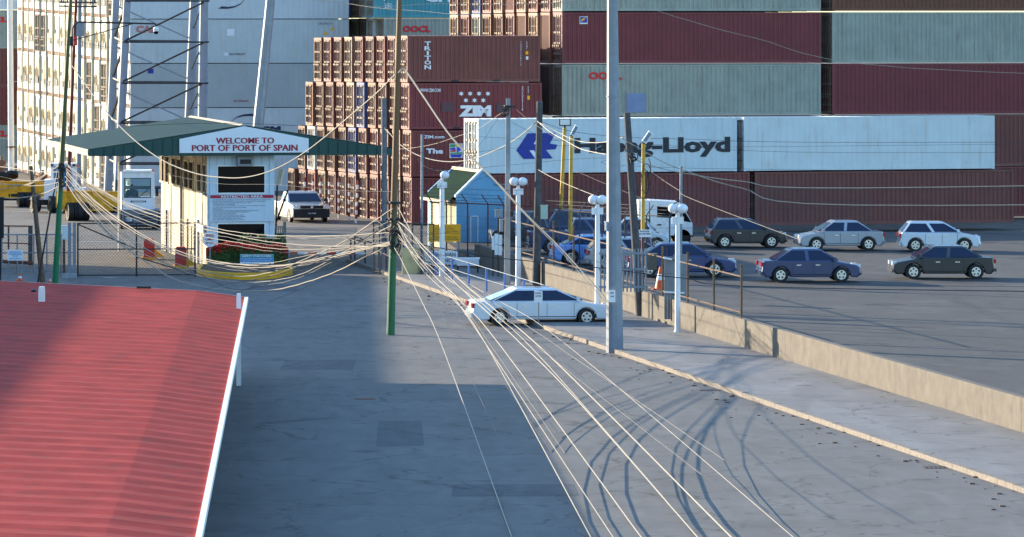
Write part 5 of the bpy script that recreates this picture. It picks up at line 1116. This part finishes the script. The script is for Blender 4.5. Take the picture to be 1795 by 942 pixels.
# its yellow trailer
def trailer(lab, px0, px1, pyt, pyb, Zt, wheels, wr=.5, kink=None, wpy=None):
    global Z
    Z = Zt; r = thing('yard_trailer', lab, 'trailer', ((px0+px1)/2*Z/F-CX*Z/F, Z, 0), 0, 'yellow yard trailers')
    for dy in (0, 1.5):
        c = MB(); poly = [(X_(px0),Z_(pyt+5)),(X_(px0)+.1,Z_(pyt)),(X_(kink[0]),Z_(pyt+1)),(X_(kink[1]),Z_(pyt-7)),(X_(px1),Z_(pyt-9)),(X_(px1),Z_(pyb-14)),(X_(kink[1]),Z_(pyb-8)),(X_(kink[0]),Z_(pyb)),(X_(px0),Z_(pyb-2))] if kink and kink[2] > 0 else \
            [(X_(px0),Z_(pyb-6)),(X_(px0),Z_(pyt)),(X_(px1),Z_(pyt+3)),(X_(px1),Z_(pyb-4)),(X_(px1)-.8,Z_(pyb)),(X_(px0)+.6,Z_(pyb))]
        c.prism(poly, 1, Z+dy, Z+dy+.16); part('side_beam', c, M['yellow'], r)
    c = MB(); x0_, x1_ = X_(px0), X_(px1); c.box(x0_,Z-.10,Z_(pyt+2),x1_-.1,Z,Z_(pyt+.5)+.0); c.box(x0_+.7,Z-.10,Z_(pyb-.5),x1_-.9,Z,Z_(pyb-1.8))
    for k in range(9): x = lerp(x0_+.3, x1_-.4, k/8); c.box(x,Z-.08,Z_(pyb-2),x+.04,Z,Z_(pyt+3))
    part('flange', c, M['yellow'], r)
    c = MB(); c.box(x0_+.4, Z+.2, Z_(pyb+4), x1_-.5, Z+1.4, Z_(pyb-1)); part('underframe', c, M['black'], r)
    c = MB(); n = 6
    for k in range(n): x = lerp(X_(px0)+.1, X_(px1)-.2, k/(n-1)); c.box(x, Z+.16, Z_(pyt+10), x+.14, Z+1.5, Z_(pyt+4))
    part('crossmember', c, M['yellow'], r)
    c = MB(); 
    for k in range(3): x = lerp(X_(px0)+.5, X_(px1)-.8, k/2); c.box(x, Z-.02, Z_(pyb-3), x+.5, Z, Z_(pyb-8))
    part('dark_slot', c, M['dark'], r)
    for px in wheels:
        for yy in (0, .34):
            x = X_(px)+yy*1.0; c = MB(); c.cyl((x,Z-.3+yy*.3,wr), (x+.30,Z-.22+yy*.3,wr), wr, n=22); w_ = part('wheel', c, M['black'], r)
            c = MB(); c.cyl((x-.012,Z-.303+yy*.3,wr), (x+.02,Z-.295+yy*.3,wr), wr*.55, n=14); c.cyl((x-.03,Z-.306+yy*.3,wr), (x-.01,Z-.30+yy*.3,wr), wr*.2, n=10); part('rim', c, M['woodbrown'], w_)
    c = MB(); c.box(X_(min(wheels)-6), Z+.2, .4, X_(max(wheels)+6), Z+1.4, .6); part('axle', c, M['dark'], r)
    return r
trailer('yellow yard trailer coupled behind the driven tractor, dual wheels below', 98, 222, 335, 370, ZG(387), (118, 135), .52, None)
trailer('yellow yard trailer at the left edge behind the white pole foot', -40, 79, 318, 348, ZG(363), (32, 44), .45, None)
# heap of tyres on the left trailer
c = MB(); Z = ZG(363)+.6
for a_, b_ in ((2,308),(12,309),(20,306)): c.cyl((X_(a_),Z,Z_(b_+4)), (X_(a_),Z+.1,Z_(b_-2)), .42, n=14)
single('tyre_heap', c, M['black'], 'black tyres lying on the left yard trailer', 'tyres')
# second tractor, half hidden by the leaning pole
Z = ZG(373); t2 = thing('terminal_tractor', 'white tractor with blue glass cab half hidden behind the leaning green pole', 'terminal tractor', PG(105, 373), 0)
c = MB(); bxp(c, 89, 94, 288, 340, Z, Z+.1); bxp(c, 127, 132, 288, 340, Z, Z+.1); bxp(c, 89, 132, 287, 292, Z, Z+2); bxp(c, 89, 132, 328, 350, Z, Z+2); bxp(c, 89, 92, 288, 340, Z+1.9, Z+2); bxp(c, 129, 132, 288, 340, Z+1.9, Z+2); cb = part('cab', c, M['white'], t2)
c = MB(); bxp(c, 94, 127, 292, 328, Z+.03, Z+.06); part('windscreen', c, mat('sky blue glass', (.06,.22,.38,1), .08, spec=.8), cb)
c = MB(); bxp(c, 78, 100, 315, 350, Z-.3, Z+1.9); bxp(c, 122, 150, 330, 342, Z-.3, Z+1.5); part('engine_cover', c, M['white'], t2)
c = MB(); bxp(c, 50, 140, 350, 360, Z, Z+1.8); part('chassis', c, M['dark'], t2)
for px in (56, 86):
    for yy in (-.3, 1.5):
        c = MB(); c.cyl((X_(px),Z+yy,.5), (X_(px)+.36,Z+yy+.1,.5), .5, n=20); w_ = part('wheel', c, M['black'], t2); c = MB(); c.cyl((X_(px)-.02,Z+yy-.005,.5), (X_(px),Z+yy,.5), .28, n=14); part('rim', c, M['woodbrown'], w_)
c = MB(); c.cyl((X_(136),Z,Z_(293)), (X_(136),Z,Z_(289.5)), .07, n=8); part('beacon', c, M['orange'], t2)
for px, py in ((175, 305), (85, 318)): pass
# red-clad worker at the left edge and orange vest figure by the trailer
Js = [((0,0,.92),.15),((0,0,1.15),.14),((0,0,1.38),.15),((0,0,1.50),.06),((0,0,1.58),.075),((0,-.02,1.68),.10),((0,0,1.76),.06),((-.20,0,1.38),.07),((-.25,.02,1.12),.05),((-.27,-.06,.90),.04),((.20,0,1.38),.07),((.25,.02,1.12),.05),((.27,-.06,.90),.04),
      ((-.10,0,.85),.10),((-.12,0,.48),.07),((-.12,.02,.08),.05),((-.12,-.14,.04),.045),((.10,0,.85),.10),((.13,.06,.48),.07),((.15,.12,.08),.05),((.15,-.04,.04),.045)]
Es = [(0,1),(1,2),(2,3),(3,4),(4,5),(5,6),(2,7),(7,8),(8,9),(2,10),(10,11),(11,12),(0,13),(13,14),(14,15),(15,16),(0,17),(17,18),(18,19),(19,20)]
q = PG(3, 318)
person('worker in a faded red shirt at the far left beside the white pole', Js, Es, (q[0], q[1], 0), (mat('faded red shirt', (.35,.09,.10,1), .8), skin))
q = PG(75.5, 345)
person('worker in an orange vest standing beyond the left yellow trailer', Js, Es, (q[0], q[1]-.2, 0), (mat('orange vest', (.65,.14,.06,1), .8), skin))
# ---------------- street-side building with the red roof ----------------
rb = thing('red_roofed_building', 'long building with a red sheet metal roof in the lower left corner', 'building', (-10, 150, 0), 0)
zr = lambda px: 2.55+max(0, (345-px))*.0005
a0 = PG(-260, 485, 3.0); a1 = PG(345, 512.5, 2.62); a2 = PG(432, 525, 2.42)
far = [(a0[0],a0[1],3.05), (a1[0],a1[1],2.62), (a2[0],a2[1],2.42)]
near = [(a0[0]+2,92,3.05), (a1[0]+.6,92,2.62), (a2[0]+.6,92,2.42)]
c = MB(); n = 150
rows_ = []
for k in range(n+1):
    t = k/n; dz = .05 if k % 3 == 0 else 0
    rows_.append([(lerp(f[0],g_[0],t), lerp(f[1],g_[1],t), f[2]+dz) for f, g_ in zip(far, near)])
vs = [p for r_ in rows_ for p in r_]; fs = []
for k in range(n): fs += [(3*k,3*k+1,3*k+4,3*k+3), (3*k+1,3*k+2,3*k+5,3*k+4)]
c.add(vs, fs); ro = part('roof', c, M['redroof'], rb)
c = MB(); c.bar((a1[0],a1[1]+.02,2.64), (a2[0],a2[1]+.02,2.44), .08, .10); c.bar((a0[0],a0[1],3.06), (a1[0],a1[1],2.64), .10, .08); part('roof_trim', c, mat('pale red trim', (.55,.18,.16,1), .5), ro)
c = MB(); c.bar((a2[0],a2[1],2.42), (a2[0]+.6,92,2.42), .12, .16); part('gutter', c, M['white'], rb)
c = MB(); c.box(a0[0]+.5, 92.5, 0, a2[0]-.9, 168, 2.30); part('wall', c, M['wall'], rb)
c = MB(); c.box(-70, 96, 0, -33, 264, 10.0); part('unseen_shade_block', c, M['wall'], rb)  # unseen tall block, added off to the left to cast shade on the road
for px, pt, Zv, lab in ((73.2, 502.5, 168, 'white square vent post on the red roof at the left'), (418.5, 514.5, 170, 'white square vent post by the right corner of the red roof')):
    x = (px-CX)*Zv/F; zt = zy(pt, Zv); w_ = (5.6 if px < 100 else 4)*Zv/F; c = MB(); c.box(x-w_,Zv-w_,(2.2 if px < 400 else 0),x+w_,Zv+w_,zt-.14)
    c.prism([(x-w_,zt-.14),(x+w_,zt-.14),(x+w_*.8,zt),(x-w_*.8,zt)], 1, Zv-w_, Zv+w_); single('vent_post', c, M['white'], lab, 'vent', 'white vent posts')
c = MB(); q = P(59, 509.5, 170); c.sphere((q[0],q[1],q[2]), (.1,.2), .05); single('roof_debris', c, M['dark'], 'small dark lump lying on the red roof', 'debris')
c = MB(); q = P(252, 503.5, 177); c.box(q[0]-.24,177,q[2]-.05,q[0]+.24,177.3,q[2]+.03); single('roof_vent', c, M['dark'], 'low dark vent on the far edge of the red roof', 'vent')
# ---------------- overhead cables ----------------
def smooth(pts, n=6):
    out = []
    for i in range(len(pts)-1):
        p0 = pts[max(i-1,0)]; p1 = pts[i]; p2 = pts[i+1]; p3 = pts[min(i+2,len(pts)-1)]
        for k in range(n):
            t = k/n; out.append(tuple(.5*((2*b_)+(-a_+c_)*t+(2*a_-5*b_+4*c_-d)*t*t+(-a_+3*b_-3*c_+d)*t**3) for a_, b_, c_, d in zip(p0,p1,p2,p3)))
    out.append(pts[-1]); return out
NC = [0]
def cable(lab, pts, Z0, Z1, w=1.6, mt='cable', wob=.0):
    L = [0]
    for i in range(1, len(pts)): L.append(L[-1]+math.hypot(pts[i][0]-pts[i-1][0], pts[i][1]-pts[i-1][1]))
    q = []
    for (x, y), l in zip(smooth(pts), range(10**6)): q.append((x, y))
    ls = [0]
    for i in range(1, len(q)): ls.append(ls[-1]+math.hypot(q[i][0]-q[i-1][0], q[i][1]-q[i-1][1]))
    p3 = [P(x, y+wob*sin(l*.21+len(pts)), lerp(Z0, Z1, l/ls[-1])) for (x, y), l in zip(q, ls)]
    c = MB(); c.tube(p3, w*.86/2*(Z0+Z1)/2/F, 5)
    o = single('overhead_cable', c, M[mt], lab, 'cable', 'overhead cables'); NC[0] += 1; return o
ZL, ZC = 221.6, 195.6
cable('thick pale cable sagging across the welcome sign between the two green poles', [(126,115),(150,148),(190,200),(235,245),(275,275),(310,293),(350,306),(385,311),(420,312),(455,306),(490,293),(530,270),(570,240),(620,198),(665,159),(693,130)], ZL, ZC, 2.3)
cable('thick pale guy cable running from the central pole down to the thickest grey pole', [(698,128),(706,121),(714,127),(740,165),(790,238),(835,284),(870,318),(925,378),(980,432),(1030,487),(1072,535)], ZC, 186, 2.8)
cable('pale double strand just under the thick guy cable', [(700,129),(708,124),(716,133),(742,171),(792,243),(836,288),(871,322),(926,382),(980,437),(1028,492),(1070,540)], ZC, 186, 1.3)
cable('pale cable dipping before the coloured square and rising to the concrete pole', [(674,225),(684,235),(697,250),(720,266),(745,277),(775,283),(805,283),(835,277),(865,265),(895,250),(920,232),(940,214)], 242, 228, 1.9)
cable('pale cable from the dark pole falling to the thickest pole', [(941,212),(965,232),(990,246),(1020,262),(1062,271)], 228, 187, 1.8)
cable('pale cable from the dark pole level to the thickest pole', [(942,214),(960,222),(1000,243),(1030,250),(1062,249),(1092,241)], 228, 204, 1.8)
cable('upper pale cable leaving the leaning wooden pole to the right edge', [(1088,240),(1100,249),(1120,260),(1160,283),(1200,299),(1300,330),(1500,360),(2600,350)], 206, 190, 2.0)
cable('lower pale cable leaving the leaning wooden pole to the right edge', [(1094,262),(1108,275),(1130,287),(1165,297),(1200,304),(1300,318),(1500,330),(2600,312)], 206, 190, 2.0)
cable('thin pale cable slanting from the dark pole to the twin-globe lamp', [(944,298),(965,310),(1000,326),(1040,342),(1060,348)], 227, 205, 1.2)
B1 = [[(113,283),(135,303),(165,325),(210,350),(260,368),(320,386),(380,401),(430,409),(500,414),(600,413),(683,408)],
 [(114,286),(140,311),(180,336),(230,362),(320,393),(400,410),(470,424),(560,431),(683,432)],
 [(113,293),(150,322),(200,362),(270,392),(340,412),(420,426),(480,436),(560,437),(683,430)],
 [(116,300),(150,338),(190,372),(225,396),(280,427),(350,452),(420,464),(480,466),(540,459),(600,447),(685,426)],
 [(116,304),(150,344),(200,384),(250,415),(310,444),(370,460),(430,469),(490,467),(550,455),(620,440),(685,424)],
 [(114,309),(150,348),(200,395),(250,433),(300,459),(350,475),(400,483),(440,484),(490,473),(540,452),(600,425),(660,385),(688,366)],
 [(117,316),(150,360),(190,402),(230,434),(280,458),(330,478),(380,490),(430,495),(480,492),(530,480),(590,450),(640,420),(686,396)],
 [(115,318),(140,356),(175,395),(215,432),(260,462),(300,487),(350,502),(400,509),(440,511),(490,507),(540,494),(590,476),(640,451),(687,428)],
 [(116,298),(145,331),(185,367),(235,402),(290,434),(350,456),(410,463),(470,462),(540,448),(620,436),(686,428)]]
NM = ['uppermost', 'second', 'third', 'fourth', 'fifth', 'sixth', 'seventh', 'lowest', 'thin braided']
for k, p_ in enumerate(B1):
    cable(f'{NM[k]} pale cable of the bundle sagging between the two green poles', p_, ZL-.1*k, ZC, (1.5,1.6,1.3,2.0,1.9,1.9,1.7,2.6,1.2)[k], 'cable', .35)
for k in range(8):
    q_ = [(x+random.uniform(-2,2), y+4.5*sin(pi*j/(len(B1[k*2 % 7])-1))+2) for j, (x, y) in enumerate(B1[k*2 % 7])]; q_[0] = (115, 290+k*6); q_[-1] = (686, 388+k*9)
    cable(f'{NM[k]} dark grey strand running close under the pale cables of the bundle', q_, ZL+.3, ZC+.2, 1.1, 'cablegrey', .5)
for k, p_ in enumerate(([(300,524),(380,502),(440,492),(500,478),(560,458),(610,436),(660,407),(688,382)], [(340,540),(430,508),(490,488),(550,462),(610,436),(650,412),(688,390)], [(330,470),(400,505),(440,506),(510,488),(570,474),(620,455),(660,440),(688,428)],
                       [(470,530),(520,510),(570,488),(620,462),(660,440),(687,430)])):
    cable(f'{NM[k]} thin black cable rising to the central pole from the street', p_, 186, ZC, 1.0, 'cableblk')
for k, p_ in enumerate(([(-20,290),(30,296),(70,301),(112,302)], [(-20,314),(20,325),(55,322),(85,303),(110,285)], [(-20,333),(10,331),(50,322),(80,305),(112,288)], [(-20,343),(15,348),(45,346),(80,338),(112,322)], [(-20,304),(10,312),(45,317),(80,316),(112,312)], [(-20,326),(20,324),(60,326),(95,322),(112,316)])):
    cable(f'{NM[k]} pale cable running off the left edge from the leaning pole', p_, 236, ZL, (1.4,1.6,1.3,2.0,1.0,1.2)[k], 'cable', .3)
B2 = [([(697,362),(712,390),(730,422),(760,458),(800,498),(835,530),(900,590),(1010,700),(1230,950)], 2.0), ([(696,387),(715,402),(745,434),(790,476),(830,512),(870,545),(980,640),(1290,950)], 2.4), ([(696,389),(720,430),(750,470),(775,497),(810,530),(880,610),(1130,950)], 2.0),
      ([(697,392),(718,440),(745,478),(780,512),(820,556),(1080,950)], 1.6), ([(690,432),(703,455),(720,490),(740,530),(780,620),(900,950)], 1.9), ([(696,413),(720,440),(760,472),(800,500),(860,545),(960,640),(1230,950)], 1.5), ([(696,408),(725,447),(760,487),(790,520),(850,600),(1040,950)], 1.9),
      ([(697,400),(735,432),(770,462),(820,497),(875,528),(1000,610),(1400,950)], 1.2), ([(697,395),(715,398),(740,404),(770,425)], 1.2)]
for k, (p_, w_) in enumerate(B2): cable(f'{NM[k]} pale cable fanning down to the right from the central pole', p_, ZC, 120 if k < 8 else 240, w_, 'cable', .3)
random.seed(21)
for k in range(7):
    x0_, y0_ = 697, random.uniform(385, 425); xe = random.uniform(760, 900); pts_ = [(x0_,y0_)]
    for j in range(1, 6): t = j/5; pts_.append((lerp(x0_, xe, t)+random.uniform(-4,4), y0_+(530-y0_)*t**random.uniform(.85,1.25)+random.uniform(-2,2)))
    d_ = (pts_[-1][0]-pts_[-3][0], pts_[-1][1]-pts_[-3][1]); pts_ += [(pts_[-1][0]+d_[0]*f_, pts_[-1][1]+d_[1]*f_) for f_ in (1.5, 3.5, 6.5)]
    cable(f'{NM[k]} dark grey strand in the tangle dropping right of the central pole', pts_, ZC, 128, random.uniform(.8,1.4), 'cablegrey' if k % 2 else 'cableblk', .6)
for k in range(6):
    y0_ = 250+k*31; cable(f'{NM[k]} hair-thin dark line crossing between hut and right edge, counted from above', [(697,y0_+15),(800,y0_+21-k*4),(890,y0_+random.uniform(-8,14)),(1060,y0_+random.uniform(-4,22)),(1200,y0_+random.uniform(-10,25)),(2600,y0_+random.uniform(-20,30))], 232, 222, .6, 'cableblk')
THN = [('thin black line crossing the far left stack to the olive pole', [(14,143),(60,144),(112,144)], 376, ZL, .8), ('thin dark line crossing the left stack at canopy height', [(-20,243),(40,243),(118,250)], 370, ZL, .7), ('thin dark line over the ridge of the canopy', [(220,222),(300,218),(385,216),(460,218),(560,222),(686,226)], 244, 240, 1.0),
 ('thin dark line below the canopy across the side windows', [(120,293),(200,297),(280,304),(380,322),(480,324),(600,334),(690,336)], 222, 196, .7), ('thin dark line across the hut roof and poles', [(697,336),(790,331),(880,334),(1000,332),(1200,334),(2600,330)], 196, 190, .8),
 ('thick black cable along the walkway across the pedestrian sign', [(697,424),(740,430),(800,440),(860,451),(930,458),(1000,465),(1070,472),(1130,480),(1200,488),(1400,505),(2600,520)], ZC, 180, 2.0), ('thin black line just above the thick black cable', [(900,432),(1000,449),(1060,462),(1120,475),(1200,482),(1500,500),(2600,505)], 200, 182, .8),
 ('thin pale line crossing the very top of the containers', [(520,-3),(600,5),(660,12),(760,7),(850,8),(940,7),(1000,2),(1040,-6)], 240, 230, .8), ('thin dark line over the teal container', [(600,5),(660,14),(740,20),(800,26)], 250, 240, .7), ('pale line slanting down at the top right corner', [(1080,-4),(1130,12),(1170,25),(1200,34),(1320,66),(1600,120),(2600,150)], 240, 235, 1.1),
 ('thin pale line from the canopy end rising to the concrete pole', [(688,262),(720,260),(760,253),(800,240),(840,225),(882,196)], 243, 229, .9), ('black wire from the concrete pole down towards the hut ridge', [(884,192),(866,218),(848,245),(826,270)], 229, 262, .7), ('thin pale drooping wire left of the hut ridge', [(732,279),(745,292),(765,299),(785,299),(805,291),(830,275)], 238, 250, 1.0),
 ('thin wire from the concrete pole past the dark pole', [(898,186),(920,205),(940,220),(975,242),(1010,262)], 229, 220, .9), ('thin dark wire from the dark pole rightwards to the frame edge', [(950,214),(990,228),(1040,236),(1120,242),(1200,244),(1500,250),(2600,246)], 228, 200, .9), ('second thin dark wire crossing the black lettering', [(897,215),(960,242),(1060,254),(1160,254),(1200,257),(1500,268),(2600,262)], 229, 200, .7),
 ('thin wire slanting across the maroon containers on the right', [(1010,300),(1060,322),(1130,350),(1165,362)], 225, 215, .8), ('pale wire slanting to the right edge below the white container', [(1140,300),(1165,318),(1190,334),(1215,350),(1400,420)], 216, 205, .9), ('thin dark wire on the left, from the lamp arm to the tower', [(140,73),(170,80),(200,85)], 325, 330, .7),
 ('thin wire across the middle of the white container', [(840,240),(900,243),(1000,248),(1060,249)], 232, 228, .6)]
for lab, p_, z0, z1, w_ in THN: cable(lab, p_, z0, z1, w_, 'cable' if 'pale' in lab else 'cableblk')
# tangle of cable where the bundles meet the central pole, clamps on poles
def coil(lab, px, py, Z, r, n, mt='cableblk', ry=None):
    random.seed(int(px*7+py)); c = MB()
    for k in range(n):
        ph = random.uniform(0, 6.28); rr = r*random.uniform(.6,1.1); rz = (ry or r)*random.uniform(.6,1.1); ox, oz, oy = random.uniform(-.5,.5)*r, random.uniform(-.6,.6)*(ry or r), random.uniform(-.1,.1); q = P(px, py, Z)
        c.tube([(q[0]+ox+rr*cos(t*pi/7+ph), q[1]+oy+.08*sin(t*pi/7), q[2]+oz+rz*sin(t*pi/7+ph)) for t in range(12)], .02, 4)
    return single('cable_coil', c, M[mt], lab, 'cable coil')
coil('black tangle of coiled cable on the central pole at junction height', 694, 414, 195.4, .17, 12, ry=.5); coil('loose pale loops of cable beside the central pole', 703, 404, 195.5, .16, 5, 'cable', .25)
coil('small tangle of wires on top of the concrete pole', 884, 196, 228.6, .16, 7); coil('loop of black cable on the leaning wooden pole', 1109, 279, 205.6, .16, 8); coil('hanging black loops on the yellow pole by the truck', 1131, 308, 215.6, .22, 4, ry=.6)
coil('tangle of cable on the leaning green pole below the canopy edge', 108, 305, ZL-.1, .14, 9, ry=.4)
for px, py, Z, w_, lab in ((109,295,221.6,.17,'dark strap clamp on the leaning pole above its green part'), (691,356,195.7,.22,'bolted band with hooks round the central pole'), (690,385,195.7,.22,'lower bolted band round the central pole'), (690,405,195.7,.21,'peeling dark band round the central pole'), (891,187,228.9,.22,'iron band round the top of the concrete pole'), (19.5,258,375.7,.26,'rust band round the white pole at the left')):
    q = P(px, py, Z); c = MB(); c.cyl((q[0],q[1],q[2]-.04), (q[0],q[1],q[2]+.05), w_, n=12); c.box(q[0]-w_*1.35,q[1]-.04,q[2]-.03,q[0]+w_*1.35,q[1]+.04,q[2]+.03); single('pole_clamp', c, M['rust'] if 'rust' in lab or 'peel' in lab else M['dark'], lab, 'clamp')
# ground clutter in the car park strip
random.seed(11)
for k in range(9):
    Z = random.uniform(232, 250); x = wx(Z)+random.uniform(.6, 3.0); c = MB(); c.box(x-.3,Z-.2,.42,x+random.uniform(.1,.6),Z+.2,.42+random.uniform(.08,.25))
    single('scrap_slab', c, M['concrete'] if k % 2 else M['wood'], f'{ORD[k]} broken dark slab from the street, lying in the strip before the parked cars', 'rubble', 'rubble behind the low wall')

# street clutter: drain grates at the kerb, small litter
for k, Zk in enumerate((214.0, 168.0, 140.0)):
    c = MB(); x = kx(Zk)-.35; c.box(x-.3,Zk-.35,.0,x+.3,Zk+.35,.012)
    for j in range(5): c.box(x-.26+j*.12,Zk-.3,.012,x-.20+j*.12,Zk+.3,.02,1)
    single('drain_grate', c, [M['rust'], M['dark']], ('drain grate at the kerb beside the white saloon', 'drain grate at the kerb just before the thickest pole', 'drain grate at the kerb nearest the viewer')[k], 'drain grate', 'kerb drain grates')
random.seed(5); c = MB()
for k in range(160):
    Zk = random.uniform(125, 236); x = kx(Zk)-abs(random.gauss(0, .8))-.03; s_ = random.uniform(.02, .07); c.box(x-s_,Zk-s_,.006,x+s_,Zk+s_,.006+s_*.5)
struct('roadside_grit', c, M['woodbrown'], 'stuff')
